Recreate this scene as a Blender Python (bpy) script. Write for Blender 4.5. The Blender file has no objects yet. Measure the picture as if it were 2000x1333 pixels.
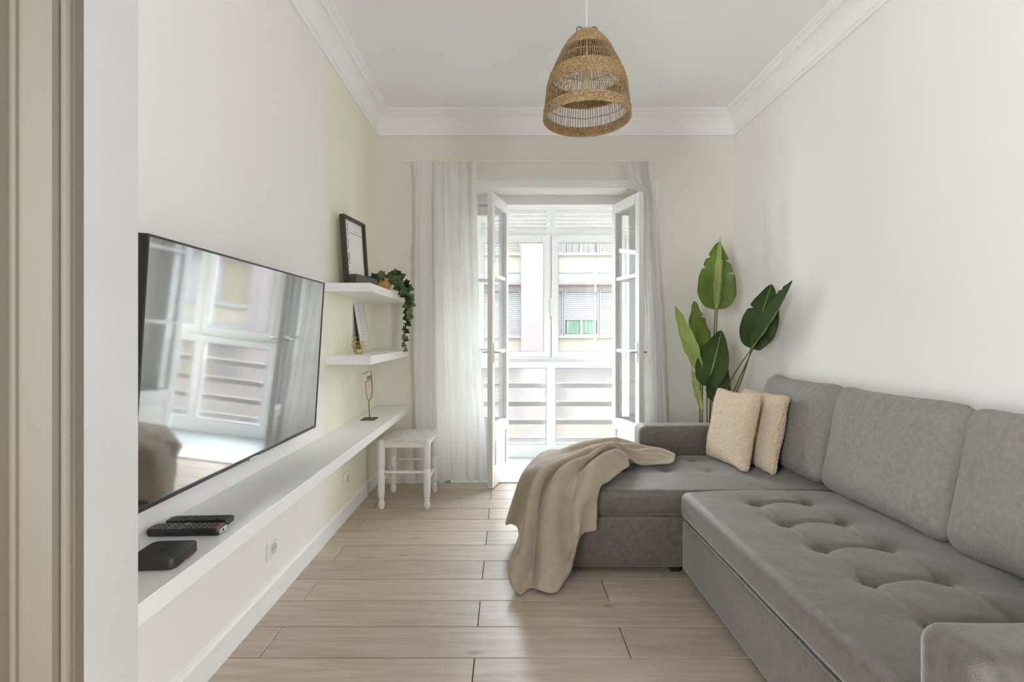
import bpy, bmesh, math, random
from mathutils import Vector, Matrix, noise
random.seed(7)
S = bpy.context.scene
COL = S.collection
PI = math.pi

# ------------------------------------------------------------------ camera
CAMH = 1.2
F = 970.0
cam = bpy.data.cameras.new('camera')
cam.sensor_width = 36.0
cam.lens = 36.0 * F / 2000.0
cam.shift_x = 0.005
cam.shift_y = -0.00675
cam.clip_start = 0.02
camo = bpy.data.objects.new('camera', cam)
COL.objects.link(camo)
camo.location = (0, 0, CAMH)
camo.rotation_euler = (PI / 2, 0, 0)
S.camera = camo

# ------------------------------------------------------------------ sky, light, exposure
world = bpy.data.worlds.new('sky')
S.world = world
world.use_nodes = True
wb = world.node_tree.nodes['Background']
wb.inputs[0].default_value = (0.94, 0.975, 1.03, 1)      # bright hazy sky
wb.inputs[1].default_value = 12.0
S.view_settings.view_transform = 'Standard'
S.view_settings.look = 'None'
S.view_settings.exposure = 0.74
S.view_settings.gamma = 1.0
S.view_settings.use_curve_mapping = False
S.cycles.max_bounces = 14
S.cycles.diffuse_bounces = 8
S.cycles.glossy_bounces = 5
S.cycles.transmission_bounces = 8
S.cycles.transparent_max_bounces = 24
S.cycles.caustics_reflective = False

def portal(name, loc, rot, sx, sy):
    l = bpy.data.lights.new(name, 'AREA')
    l.shape = 'RECTANGLE'; l.size = sx; l.size_y = sy
    l.cycles.is_portal = True
    o = bpy.data.objects.new(name, l); COL.objects.link(o)
    o.location = loc; o.rotation_euler = rot
portal('window_portal', (0.44, 5.2, 1.2), (-PI / 2, 0, 0), 2.9, 2.4)
portal('hall_portal', (2.2, -1.45, 1.475), (0, PI / 2, 0), 2.6, 1.8)
portal('hall_portal', (-2.0, -1.32, 1.475), (0, -PI / 2, 0), 2.6, 2.05)

# ------------------------------------------------------------------ room numbers (metres)
XL, XR = -1.047, 1.835
YF, YB = 0.88, 4.0
YH = 0.773              # hall side of the front wall
ZC = 2.976
WT = 0.30               # back wall thickness
OX0, OX1, OZ = -0.50, 1.15, 2.375   # opening in the back wall

def P(px, py, Y):
    s = F / Y
    return Vector(((px - 990) / s, Y, CAMH + (653 - py) / s))

# ------------------------------------------------------------------ materials
MATS = {}
def srgb(r, g, b):
    def f(c):
        c /= 255.0
        return c / 12.92 if c <= 0.04045 else ((c + 0.055) / 1.055) ** 2.4
    return (f(r), f(g), f(b))

def mat(name, col, rough=0.6, spec=0.5, metal=0.0, var=0.0, vscale=6.0, vstretch=(1, 1, 1),
        bump=0.0, bscale=200.0, bstretch=(1, 1, 1), sheen=0.0, emit=None, ior=None, coat=0.0, detail=4.0):
    if name in MATS: return MATS[name]
    m = bpy.data.materials.new(name); m.use_nodes = True
    nt = m.node_tree; N = nt.nodes; L = nt.links
    b = N['Principled BSDF']
    b.inputs['Roughness'].default_value = rough
    b.inputs['Metallic'].default_value = metal
    b.inputs['Specular IOR Level'].default_value = spec
    if ior: b.inputs['IOR'].default_value = ior
    if sheen:
        b.inputs['Sheen Weight'].default_value = sheen
        b.inputs['Sheen Roughness'].default_value = 0.4
    if coat: b.inputs['Coat Weight'].default_value = coat
    c4 = (*col, 1)
    b.inputs['Base Color'].default_value = c4
    tc = N.new('ShaderNodeTexCoord')
    def mapped(st):
        mp = N.new('ShaderNodeMapping'); mp.inputs['Scale'].default_value = st
        L.new(tc.outputs['Object'], mp.inputs[0]); return mp
    if var:
        no = N.new('ShaderNodeTexNoise'); no.inputs['Scale'].default_value = vscale
        no.inputs['Detail'].default_value = detail
        L.new(mapped(vstretch).outputs[0], no.inputs['Vector'])
        ra = N.new('ShaderNodeValToRGB')
        ra.color_ramp.elements[0].position = 0.3; ra.color_ramp.elements[1].position = 0.7
        ra.color_ramp.elements[0].color = (*[c * (1 - var) for c in col], 1)
        ra.color_ramp.elements[1].color = (*[min(1, c * (1 + var)) for c in col], 1)
        L.new(no.outputs['Fac'], ra.inputs[0]); L.new(ra.outputs[0], b.inputs['Base Color'])
    if bump:
        nb = N.new('ShaderNodeTexNoise'); nb.inputs['Scale'].default_value = bscale
        nb.inputs['Detail'].default_value = 3
        L.new(mapped(bstretch).outputs[0], nb.inputs['Vector'])
        bp = N.new('ShaderNodeBump'); bp.inputs['Strength'].default_value = bump
        bp.inputs['Distance'].default_value = 0.01
        L.new(nb.outputs['Fac'], bp.inputs['Height']); L.new(bp.outputs[0], b.inputs['Normal'])
    MATS[name] = m
    return m

def glass_mat(name, tint=(0.97, 0.98, 0.98), refl=1.0):
    m = bpy.data.materials.new(name); m.use_nodes = True
    nt = m.node_tree; N = nt.nodes; L = nt.links
    N.remove(N['Principled BSDF'])
    t = N.new('ShaderNodeBsdfTransparent'); t.inputs[0].default_value = (*tint, 1)
    g = N.new('ShaderNodeBsdfGlossy'); g.inputs['Roughness'].default_value = 0.02
    lw = N.new('ShaderNodeLayerWeight'); lw.inputs[0].default_value = 0.5
    fr = N.new('ShaderNodeMath'); fr.operation = 'POWER'; fr.inputs[1].default_value = 4.0
    L.new(lw.outputs['Facing'], fr.inputs[0])
    f2 = N.new('ShaderNodeMath'); f2.operation = 'MULTIPLY_ADD'; f2.inputs[1].default_value = 0.7; f2.inputs[2].default_value = 0.03
    L.new(fr.outputs[0], f2.inputs[0]); fr = f2
    mx = N.new('ShaderNodeMixShader')
    mu = N.new('ShaderNodeMath'); mu.operation = 'MULTIPLY'; mu.inputs[1].default_value = refl
    L.new(fr.outputs[0], mu.inputs[0]); L.new(mu.outputs[0], mx.inputs[0])
    L.new(t.outputs[0], mx.inputs[1]); L.new(g.outputs[0], mx.inputs[2])
    L.new(mx.outputs[0], N['Material Output'].inputs[0])
    return m

def frosted_mat():
    m = bpy.data.materials.new('frosted_glass'); m.use_nodes = True
    nt = m.node_tree; N = nt.nodes; L = nt.links
    N.remove(N['Principled BSDF'])
    r = N.new('ShaderNodeBsdfRefraction'); r.inputs['Roughness'].default_value = 0.20
    r.inputs['IOR'].default_value = 1.3; r.inputs[0].default_value = (0.97, 0.96, 0.95, 1)
    t = N.new('ShaderNodeBsdfTranslucent'); t.inputs[0].default_value = (0.95, 0.94, 0.92, 1)
    mx = N.new('ShaderNodeMixShader'); mx.inputs[0].default_value = 0.02
    L.new(r.outputs[0], mx.inputs[1]); L.new(t.outputs[0], mx.inputs[2])
    L.new(mx.outputs[0], N['Material Output'].inputs[0])
    return m

def curtain_mat():
    m = bpy.data.materials.new('sheer_curtain'); m.use_nodes = True
    nt = m.node_tree; N = nt.nodes; L = nt.links
    N.remove(N['Principled BSDF'])
    d = N.new('ShaderNodeBsdfDiffuse'); d.inputs[0].default_value = (0.90, 0.89, 0.87, 1)
    t = N.new('ShaderNodeBsdfTranslucent'); t.inputs[0].default_value = (0.90, 0.89, 0.87, 1)
    tr = N.new('ShaderNodeBsdfTransparent')
    m1 = N.new('ShaderNodeMixShader'); m1.inputs[0].default_value = 0.30
    m2 = N.new('ShaderNodeMixShader'); m2.inputs[0].default_value = 0.13
    L.new(d.outputs[0], m1.inputs[1]); L.new(t.outputs[0], m1.inputs[2])
    L.new(m1.outputs[0], m2.inputs[1]); L.new(tr.outputs[0], m2.inputs[2])
    L.new(m2.outputs[0], N['Material Output'].inputs[0])
    return m

def plank_mat():
    m = bpy.data.materials.new('oak_plank'); m.use_nodes = True
    nt = m.node_tree; N = nt.nodes; L = nt.links
    b = N['Principled BSDF']
    b.inputs['Roughness'].default_value = 0.34
    b.inputs['Specular IOR Level'].default_value = 0.5
    tc = N.new('ShaderNodeTexCoord'); oi = N.new('ShaderNodeObjectInfo')
    add = N.new('ShaderNodeVectorMath'); add.operation = 'ADD'
    mul = N.new('ShaderNodeVectorMath'); mul.operation = 'SCALE'; mul.inputs['Scale'].default_value = 37.0
    cmb = N.new('ShaderNodeCombineXYZ')
    L.new(oi.outputs['Random'], cmb.inputs[0]); L.new(oi.outputs['Random'], cmb.inputs[1])
    L.new(cmb.outputs[0], mul.inputs[0])
    L.new(tc.outputs['Object'], add.inputs[0]); L.new(mul.outputs[0], add.inputs[1])
    mp = N.new('ShaderNodeMapping'); mp.inputs['Scale'].default_value = (1.1, 13, 1)
    L.new(add.outputs[0], mp.inputs[0])
    n1 = N.new('ShaderNodeTexNoise'); n1.inputs['Scale'].default_value = 2.6
    n1.inputs['Detail'].default_value = 9; n1.inputs['Roughness'].default_value = 0.62
    n1.inputs['Distortion'].default_value = 0.5
    L.new(mp.outputs[0], n1.inputs['Vector'])
    ra = N.new('ShaderNodeValToRGB')
    e = ra.color_ramp.elements
    e[0].position = 0.32; e[0].color = (0.40, 0.335, 0.25, 1)
    e[1].position = 0.68; e[1].color = (0.545, 0.47, 0.37, 1)
    L.new(n1.outputs['Fac'], ra.inputs[0])
    # knots
    mk = N.new('ShaderNodeMapping'); mk.inputs['Scale'].default_value = (1.0, 2.4, 1)
    L.new(add.outputs[0], mk.inputs[0])
    vo = N.new('ShaderNodeTexVoronoi'); vo.voronoi_dimensions = '2D'; vo.inputs['Scale'].default_value = 1.0
    L.new(mk.outputs[0], vo.inputs['Vector'])
    kr = N.new('ShaderNodeValToRGB')
    kr.color_ramp.elements[0].position = 0.010; kr.color_ramp.elements[0].color = (0.6, 0.6, 0.6, 1)
    kr.color_ramp.elements[1].position = 0.038; kr.color_ramp.elements[1].color = (0, 0, 0, 1)
    L.new(vo.outputs['Distance'], kr.inputs[0])
    mk2 = N.new('ShaderNodeMixRGB'); mk2.blend_type = 'MIX'
    mk2.inputs[2].default_value = (0.24, 0.165, 0.10, 1)
    L.new(kr.outputs[0], mk2.inputs[0]); L.new(ra.outputs[0], mk2.inputs[1])
    # per plank tint
    hsv = N.new('ShaderNodeHueSaturation')
    mr = N.new('ShaderNodeMapRange'); mr.inputs['To Min'].default_value = 0.93; mr.inputs['To Max'].default_value = 1.07
    L.new(oi.outputs['Random'], mr.inputs[0]); L.new(mr.outputs[0], hsv.inputs['Value'])
    L.new(mk2.outputs[0], hsv.inputs['Color'])
    L.new(hsv.outputs[0], b.inputs['Base Color'])
    bp = N.new('ShaderNodeBump'); bp.inputs['Strength'].default_value = 0.08; bp.inputs['Distance'].default_value = 0.004
    L.new(n1.outputs['Fac'], bp.inputs['Height']); L.new(bp.outputs[0], b.inputs['Normal'])
    return m

M_wall = mat('wall_paint', (0.88, 0.86, 0.825), 0.75, 0.3, bump=0.03, bscale=90)
M_back = mat('back_wall_paint', (0.80, 0.775, 0.70), 0.75, 0.3, bump=0.03, bscale=90)
M_green = mat('green_wall_paint', (0.85, 0.85, 0.69), 0.75, 0.3, bump=0.03, bscale=90)
M_ceil = mat('ceiling_paint', (0.925, 0.92, 0.915), 0.8, 0.3)
M_trim = mat('white_trim', (0.87, 0.865, 0.85), 0.45, 0.5)
M_casing = mat('casing_dimmed_paint', (0.195, 0.168, 0.117), 0.5, 0.5, var=0.04, vscale=3, vstretch=(3, 3, .5))  # darker than real paint: dimness of the hall side put into the colour
M_jamb = mat('jamb_paint', (0.64, 0.63, 0.615), 0.5, 0.5, var=0.03, vscale=5, bump=0.05, bscale=25, bstretch=(3, 3, .6))
M_hall = mat('hall_darkened', (0.24, 0.235, 0.225), 0.8, 0.3)  # unseen hall kept dark to limit bounce light on the casing
M_white = mat('white_lacquer', (0.84, 0.835, 0.82), 0.35, 0.5)
M_shelf = mat('shelf_white', (0.90, 0.895, 0.88), 0.33, 0.5)
M_alu = mat('white_aluminium', (0.80, 0.80, 0.80), 0.4, 0.5)
M_door = mat('door_white', (0.83, 0.83, 0.83), 0.4, 0.5)
M_gap = mat('dark_gap', (0.10, 0.075, 0.05), 0.9)
M_plank = plank_mat()
M_glass = glass_mat('clear_glass')
M_frost = frosted_mat()
M_curt = curtain_mat()
M_sofa = mat('sofa_fabric', (0.104, 0.085, 0.060), 0.52, 0.95, var=0.24, vscale=42, bump=0.32, bscale=300, sheen=0.5, detail=6)
M_sofa2 = mat('sofa_cushion_fabric', (0.265, 0.245, 0.22), 0.6, 0.5, var=0.13, vscale=55, bump=0.35, bscale=330, sheen=0.15, detail=6)
M_throw = mat('throw_fleece', (0.44, 0.375, 0.28), 0.95, 0.15, var=0.07, vscale=25, bump=0.3, bscale=300, sheen=0.5)
M_teddy = mat('teddy_fleece', (0.86, 0.67, 0.46), 1.0, 0.1, var=0.12, vscale=130, bump=1.0, bscale=230, sheen=0.6)
M_black = mat('black_plastic', (0.012, 0.012, 0.012), 0.4, 0.5)
M_matte = mat('matte_black', (0.028, 0.027, 0.025), 0.6, 0.4)
M_screen = mat('screen_glass', (0.010, 0.010, 0.011), 0.05, 1.0, ior=3.2)
M_chrome = mat('brushed_metal', (0.6, 0.6, 0.6), 0.3, 0.5, metal=1.0)
M_darkwood = mat('dark_wood', (0.055, 0.040, 0.028), 0.5, 0.5, var=0.3, vscale=20, vstretch=(1, 1, 8))
M_paper = mat('paper_white', (0.82, 0.80, 0.785), 0.8)
M_ink = mat('ink', (0.03, 0.03, 0.03), 0.7)
M_greyink = mat('pale_ink', (0.42, 0.41, 0.40), 0.8)
M_gold = mat('gold_wire', (0.62, 0.44, 0.17), 0.3, metal=1.0)
M_iron = mat('dark_wire', (0.06, 0.058, 0.04), 0.5, metal=0.4)
M_pink = mat('pink_card', (0.78, 0.57, 0.48), 0.7)
M_wicker = mat('wicker', (0.44, 0.30, 0.155), 0.75, 0.3, var=0.5, vscale=110, bump=0.6, bscale=220)
M_wickerw = mat('wicker_dark', (0.25, 0.16, 0.08), 0.8, 0.3)
M_bulb = mat('bulb_opal', (0.90, 0.86, 0.76), 0.25, 0.5)
M_cord = mat('cord_white', (0.86, 0.85, 0.83), 0.5)
M_leaf = mat('banana_leaf', (0.24, 0.33, 0.075), 0.42, 0.5, var=0.3, vscale=5, vstretch=(1, 1, 1))
M_leafd = mat('banana_leaf_dark', (0.10, 0.155, 0.05), 0.42, 0.5, var=0.25, vscale=5)
M_leafl = mat('banana_leaf_pale', (0.44, 0.52, 0.17), 0.45, 0.5, var=0.2, vscale=5)
M_stem = mat('plant_stem', (0.16, 0.15, 0.05), 0.5, 0.5, var=0.25, vscale=10)
M_ivy = mat('ivy_leaf', (0.145, 0.205, 0.085), 0.45, 0.5, var=0.5, vscale=30)
M_vine = mat('ivy_vine', (0.22, 0.23, 0.10), 0.6)
M_pot = mat('pot_grey', (0.35, 0.34, 0.32), 0.7, var=0.1)
M_soil = mat('soil', (0.04, 0.03, 0.02), 0.95)
M_basket = mat('seagrass_basket', (0.55, 0.32, 0.10), 0.8, var=0.4, vscale=40, bump=0.5, bscale=150)
M_rush = mat('white_rush', (0.76, 0.74, 0.68), 0.8, 0.3, var=0.12, vscale=70)
M_stool = mat('stool_paint', (0.82, 0.80, 0.75), 0.5, 0.5, var=0.03, vscale=8)
M_sand = mat('balcony_tile', (0.40, 0.47, 0.48), 0.4)
M_wax = mat('candle_wax', (0.80, 0.72, 0.52), 0.5)
M_amber = glass_mat('amber_glass', (0.985, 0.95, 0.86), 1.0)
M_red = mat('button_red', (0.5, 0.05, 0.05), 0.5)
M_btn = mat('button_grey', (0.42, 0.42, 0.40), 0.5)
M_btng = mat('button_green', (0.32, 0.34, 0.10), 0.5)
M_led = mat('led_orange', (0.9, 0.25, 0.08), 0.4)
M_fcream = mat('facade_cream', (0.274, 0.258, 0.216), 0.9, var=0.02)
M_fpink = mat('facade_pink', (0.224, 0.206, 0.204), 0.9, var=0.02)
M_fwhite = mat('facade_white', (0.269, 0.269, 0.266), 0.9)
M_fpale = mat('facade_ledge_blue', (0.241, 0.265, 0.269), 0.9)
M_fline = mat('facade_ledge_pink', (0.217, 0.158, 0.151), 0.9)
M_blind = mat('roller_blind', (0.280, 0.284, 0.291), 0.7)
M_blindy = mat('roller_blind_yellow', (0.242, 0.226, 0.165), 0.7)
M_curtg = mat('green_curtain_pane', (0.121, 0.204, 0.148), 0.3, var=0.4, vscale=4, vstretch=(5, 1, .3))
M_curtgrey = mat('grey_curtain_pane', (0.165, 0.165, 0.168), 0.3, var=0.4, vscale=4, vstretch=(5, 1, .3))
M_asphalt = mat('asphalt', (0.22, 0.22, 0.22), 0.9)
M_rail = mat('railing_paint', (0.26, 0.255, 0.245), 0.5)

# ------------------------------------------------------------------ mesh helpers
class MB:
    def __init__(s): s.bm = bmesh.new()
    def face(s, vs):
        try: return s.bm.faces.new([s.bm.verts.new(v) for v in vs])
        except ValueError: return None
    def box(s, x0, x1, y0, y1, z0, z1, bev=0.0, seg=2):
        c = [s.bm.verts.new(p) for p in ((x0,y0,z0),(x1,y0,z0),(x1,y1,z0),(x0,y1,z0),(x0,y0,z1),(x1,y0,z1),(x1,y1,z1),(x0,y1,z1))]
        fs = [s.bm.faces.new([c[i] for i in q]) for q in ((3,2,1,0),(4,5,6,7),(0,1,5,4),(1,2,6,5),(2,3,7,6),(3,0,4,7))]
        if bev:
            es = list({e for f in fs for e in f.edges})
            bmesh.ops.bevel(s.bm, geom=es, offset=bev, segments=seg, profile=0.5, affect='EDGES')
        return s
    def grid(s, pts, closed_u=False, closed_v=False):
        vs = [[s.bm.verts.new(p) for p in row] for row in pts]
        n, m = len(vs), len(vs[0])
        for i in range(n if closed_u else n - 1):
            for j in range(m if closed_v else m - 1):
                a, b = vs[i][j], vs[(i+1) % n][j]
                c, d = vs[(i+1) % n][(j+1) % m], vs[i][(j+1) % m]
                try: s.bm.faces.new((a, b, c, d))
                except ValueError: pass
        return vs
    def tube(s, pts, r, seg=8, closed=False, caps=True):
        pts = [Vector(p) for p in pts]; n = len(pts)
        rs = r if isinstance(r, (list, tuple)) else [r] * n
        rows = []; up = None
        for i, p in enumerate(pts):
            if closed: t = pts[(i+1) % n] - pts[i-1]
            else: t = pts[min(i+1, n-1)] - pts[max(i-1, 0)]
            t = t.normalized() if t.length > 1e-9 else Vector((0, 0, 1))
            if up is None:
                up = Vector((0, 0, 1)) if abs(t.z) < 0.9 else Vector((1, 0, 0))
            a = t.cross(up)
            if a.length < 1e-6: a = t.cross(Vector((0.3, 1, 0.2)))
            a.normalize(); b = a.cross(t).normalized(); up = b
            rows.append([p + (a * math.cos(2*PI*k/seg) + b * math.sin(2*PI*k/seg)) * rs[i] for k in range(seg)])
        vs = s.grid(rows, closed_u=closed, closed_v=True)
        if caps and not closed:
            for row in (vs[0], vs[-1]):
                try: s.bm.faces.new(row)
                except ValueError: pass
        return s
    def lathe(s, prof, seg=24, c=(0, 0, 0), cap=True):
        rows = [[(c[0] + r*math.cos(2*PI*k/seg), c[1] + r*math.sin(2*PI*k/seg), c[2] + z) for k in range(seg)] for r, z in prof]
        vs = s.grid(rows, closed_v=True)
        if cap:
            for row in (vs[0], vs[-1]):
                try: s.bm.faces.new(row)
                except ValueError: pass
        return s
    def prism(s, poly, axis, a0, a1):
        def pt(u, v, a): return {'x': (a, u, v), 'y': (u, a, v), 'z': (u, v, a)}[axis]
        lo = [s.bm.verts.new(pt(u, v, a0)) for u, v in poly]
        hi = [s.bm.verts.new(pt(u, v, a1)) for u, v in poly]
        n = len(poly)
        s.bm.faces.new(lo); s.bm.faces.new(hi)
        for i in range(n):
            s.bm.faces.new((lo[i], lo[(i+1) % n], hi[(i+1) % n], hi[i]))
        return s
    def rbox(s, c, size, r, n=(8, 8, 4), fn=None):
        hx, hy, hz = [d / 2 for d in size]
        tmp = bmesh.new()
        def axis(h, k):
            inner = [-(h - r) + 2*(h - r)*i/k for i in range(k + 1)]
            ed = [r * t for t in (0.25, 0.55, 0.8)]
            return [-h] + [-h + e for e in ed] + inner + [h - e for e in reversed(ed)] + [h]
        ax = [axis(hx, n[0]), axis(hy, n[1]), axis(hz, n[2])]
        cache = {}
        def V(p):
            k = (round(p[0], 6), round(p[1], 6), round(p[2], 6))
            if k not in cache:
                q = Vector(p)
                cl = Vector((max(-hx+r, min(hx-r, q.x)), max(-hy+r, min(hy-r, q.y)), max(-hz+r, min(hz-r, q.z))))
                d = q - cl
                if d.length > 1e-9: q = cl + d.normalized() * r
                if fn: q = fn(q)
                cache[k] = tmp.verts.new(q + Vector(c))
            return cache[k]
        for a in range(3):
            u, v = [(1, 2), (2, 0), (0, 1)][a]
            for sgn, h in ((-1, ax[a][0]), (1, ax[a][-1])):
                for i in range(len(ax[u]) - 1):
                    for j in range(len(ax[v]) - 1):
                        q = []
                        for di, dj in ((0,0),(1,0),(1,1),(0,1)):
                            p = [0, 0, 0]; p[a] = h; p[u] = ax[u][i+di]; p[v] = ax[v][j+dj]; q.append(V(p))
                        if sgn < 0: q.reverse()
                        try: tmp.faces.new(q)
                        except ValueError: pass
        me = bpy.data.meshes.new('t'); tmp.to_mesh(me); tmp.free()
        s.bm.from_mesh(me); bpy.data.meshes.remove(me)
        return s
    def build(s, name, m, parent=None, origin=None, local=False, smooth=False, ang=None):
        """World-space build: vertices are shifted so the object's origin is `origin` (or the parent's place)."""
        pw = Vector((0, 0, 0))
        p = parent
        while p is not None:
            pw += p.location; p = p.parent
        if origin is None: origin = Vector((0, 0, 0)) if local else pw
        origin = Vector(origin)
        bmesh.ops.recalc_face_normals(s.bm, faces=s.bm.faces)
        if not local: bmesh.ops.translate(s.bm, vec=-origin, verts=s.bm.verts)
        me = bpy.data.meshes.new(name); s.bm.to_mesh(me); s.bm.free()
        me.materials.append(m)
        if smooth:
            for f in me.polygons: f.use_smooth = True
            if ang: 
                try: me.set_sharp_from_angle(angle=math.radians(ang))
                except Exception: pass
        o = bpy.data.objects.new(name, me); COL.objects.link(o)
        if parent: o.parent = parent
        o.location = origin if local else origin - pw
        return o

def tag(o, label=None, cat=None, group=None, kind=None):
    if label: o['label'] = label
    if cat: o['category'] = cat
    if group: o['group'] = group
    if kind: o['kind'] = kind
    return o
def empty(name, loc, rot=(0, 0, 0), parent=None):
    o = bpy.data.objects.new(name, None); COL.objects.link(o)
    o.location = loc; o.rotation_euler = rot; o.empty_display_size = 0.1
    if parent: o.parent = parent
    return o
def thing(name, label, cat, loc=(0, 0, 0), rot=(0, 0, 0), group=None):
    return tag(empty(name, loc, rot), label, cat, group)
def struct(o, label):
    return tag(o, label, None, None, 'structure')
def copy_tree(o, parent=None):
    c = o.copy(); COL.objects.link(c); c.parent = parent
    for ch in o.children: copy_tree(ch, c)
    return c
def catmull(pts, n):
    """resample a polyline smoothly to n points, even in arc length"""
    pts = [Vector(p) for p in pts]
    q = [pts[0]*2 - pts[1]] + pts + [pts[-1]*2 - pts[-2]]
    out = []
    for i in range(1, len(q) - 2):
        for k in range(12):
            t = k / 12
            a, b, c, d = q[i-1], q[i], q[i+1], q[i+2]
            out.append(0.5*((2*b) + (c-a)*t + (2*a-5*b+4*c-d)*t*t + (3*b-a-3*c+d)*t**3))
    out.append(pts[-1])
    L = [0]
    for i in range(1, len(out)): L.append(L[-1] + (out[i]-out[i-1]).length)
    res = []; j = 0
    for k in range(n):
        d = L[-1]*k/(n-1)
        while j < len(L)-2 and L[j+1] < d: j += 1
        seg = L[j+1]-L[j]
        res.append(out[j].lerp(out[j+1], (d-L[j])/seg if seg > 1e-9 else 0))
    return res

# ================================================================== THE SETTING
# ---- floor: planks
fl = MB().box(-1.8, 2.0, -2.5, YB + 0.02, -0.06, -0.012).build('floor', M_gap)
struct(fl, 'light oak laminate floor of wide boards laid across the room')
PW = 0.1972
y0 = 1.839 - PW * 23
plank_cache = {}
def plank(xa, xb, ya, yb):
    key = (round(xb - xa, 3), round(yb - ya, 3))
    g = 0.0017
    if key not in plank_cache:
        w, d = key
        mb = MB().box(0, w - 2*g, 0, d - 2*g, -0.012, 0, bev=0.0012, seg=1)
        o = mb.build('plank', M_plank, fl, origin=(xa + g, ya + g, 0), local=True)
        plank_cache[key] = o
    else:
        o = plank_cache[key].copy(); COL.objects.link(o)
    o.parent = fl
    o.location = (xa + g, ya + g, 0)
r = 0
y = y0
while y < YB - 0.01:
    idx = round((y - 1.839) / PW)
    off = -0.92 if idx % 2 == 0 else -0.12
    x = off - 1.38
    while x > -1.8: x -= 1.38
    while x < 2.0:
        a, b = max(x, -1.8), min(x + 1.38, 2.0)
        xl, xr = (-1.8, 2.0) if y < YH - PW else (XL, XR)
        a, b = max(a, xl), min(b, xr)
        if b - a > 0.02 and y > -2.5:
            plank(a, b, y, min(y + PW, YB))
        x += 1.38
    y += PW

# ---- walls
mb = MB()
mb.box(XL - 0.15, XL, YF - 0.1, 2.84, -0.06, ZC + 0.1)
wl = mb.build('wall_left', M_wall)
struct(wl, 'off-white plaster wall on the left')
g = MB().box(XL - 0.15, XL, 2.84, YB + 0.0, -0.06, ZC + 0.1).build('painted_stripe', M_green, wl)
tag(g, 'pale green painted end of the left wall')
wr = MB().box(XR, XR + 0.15, YF - 0.1, YB, -0.06, ZC + 0.1).build('wall_right', M_wall)
struct(wr, 'bare off-white plaster wall behind the sofa')
mb = MB()
mb.box(XL - 0.15, OX0, YB, YB + WT, -0.06, ZC + 0.1)
mb.box(OX1, XR + 0.15, YB, YB + WT, -0.06, ZC + 0.1)
mb.box(OX0, OX1, YB, YB + WT, OZ, ZC + 0.1)
wbk = mb.build('wall_back', M_back)
struct(wbk, 'pale beige green wall around the balcony door')
mb = MB()
DX0, DX1, DZ = -0.655, 1.70, 2.70
mb.box(XL - 0.75, DX0 - 0.012, YH, YF, -0.06, ZC + 0.1)
mb.box(DX1 + 0.012, XR + 0.15, YH, YF, -0.06, ZC + 0.1)
mb.box(DX0 - 0.012, DX1 + 0.012, YH, YF, DZ + 0.012, ZC + 0.1)
wf = mb.build('wall_front', M_wall)
struct(wf, 'off-white wall with the doorway the view comes through')
ce = MB().box(XL - 0.15, XR + 0.15, YF - 0.1, YB + WT, ZC, ZC + 0.1).build('ceiling', M_ceil)
struct(ce, 'plain white plaster ceiling')

# invented hall behind the camera; its two openings let in fill light
HWL, HWR = -0.80, -1.2      # near ends of the two added fill-light openings
mb = MB()
mb.box(-1.95, -1.8, -2.6, -2.3, -0.06, 2.9); mb.box(-1.95, -1.8, HWL, YH, -0.06, 2.9)
mb.box(-1.95, -1.8, -2.3, HWL, -0.06, 0.2); mb.box(-1.95, -1.8, -2.3, HWL, 2.75, 2.9)
struct(mb.build('wall_hall_left', M_hall), 'dark grey hall wall with a tall opening added for fill light')
mb = MB()
mb.box(2.0, 2.15, -2.6, -2.3, -0.06, 2.9); mb.box(2.0, 2.15, HWR, YH, -0.06, 2.9)
mb.box(2.0, 2.15, -2.3, HWR, -0.06, 0.2); mb.box(2.0, 2.15, -2.3, HWR, 2.75, 2.9)
struct(mb.build('wall_hall_right', M_hall), 'dark grey hall wall with a wide opening added for fill light')
mb = MB()
mb.box(-1.95, 2.15, -2.65, -2.5, -0.06, 2.9)
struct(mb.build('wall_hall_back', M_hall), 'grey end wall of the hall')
struct(MB().box(-1.95, 2.15, -2.65, YH, 2.9, 3.0).build('ceiling_hall', M_hall), 'dark ceiling of the unseen hall')

# ---- cornice (trim_1): swept around the room with mitred corners
prof = [(0, 2.800), (0.014, 2.800), (0.016, 2.818), (0.024, 2.822), (0.026, 2.834), (0.020, 2.840)]
for k in range(9):
    a = (PI/2) * k / 8
    prof.append((0.024 + 0.062*(1 - math.cos(a)), 2.848 + 0.085*math.sin(a)))
prof += [(0.090, 2.936), (0.092, 2.946), (0.100, 2.948), (0.103, 2.957), (0.110, 2.958), (0.116, 2.964), (0.118, ZC), (0, ZC)]
mb = MB()
rows = [[(XL+d, YB-d, z), (XR-d, YB-d, z), (XR-d, YF+d, z), (XL+d, YF+d, z)] for d, z in prof]
mb.grid(rows, closed_u=True, closed_v=True)
struct(mb.build('trim_1', M_ceil), 'white moulded plaster cornice around the ceiling')

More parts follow.
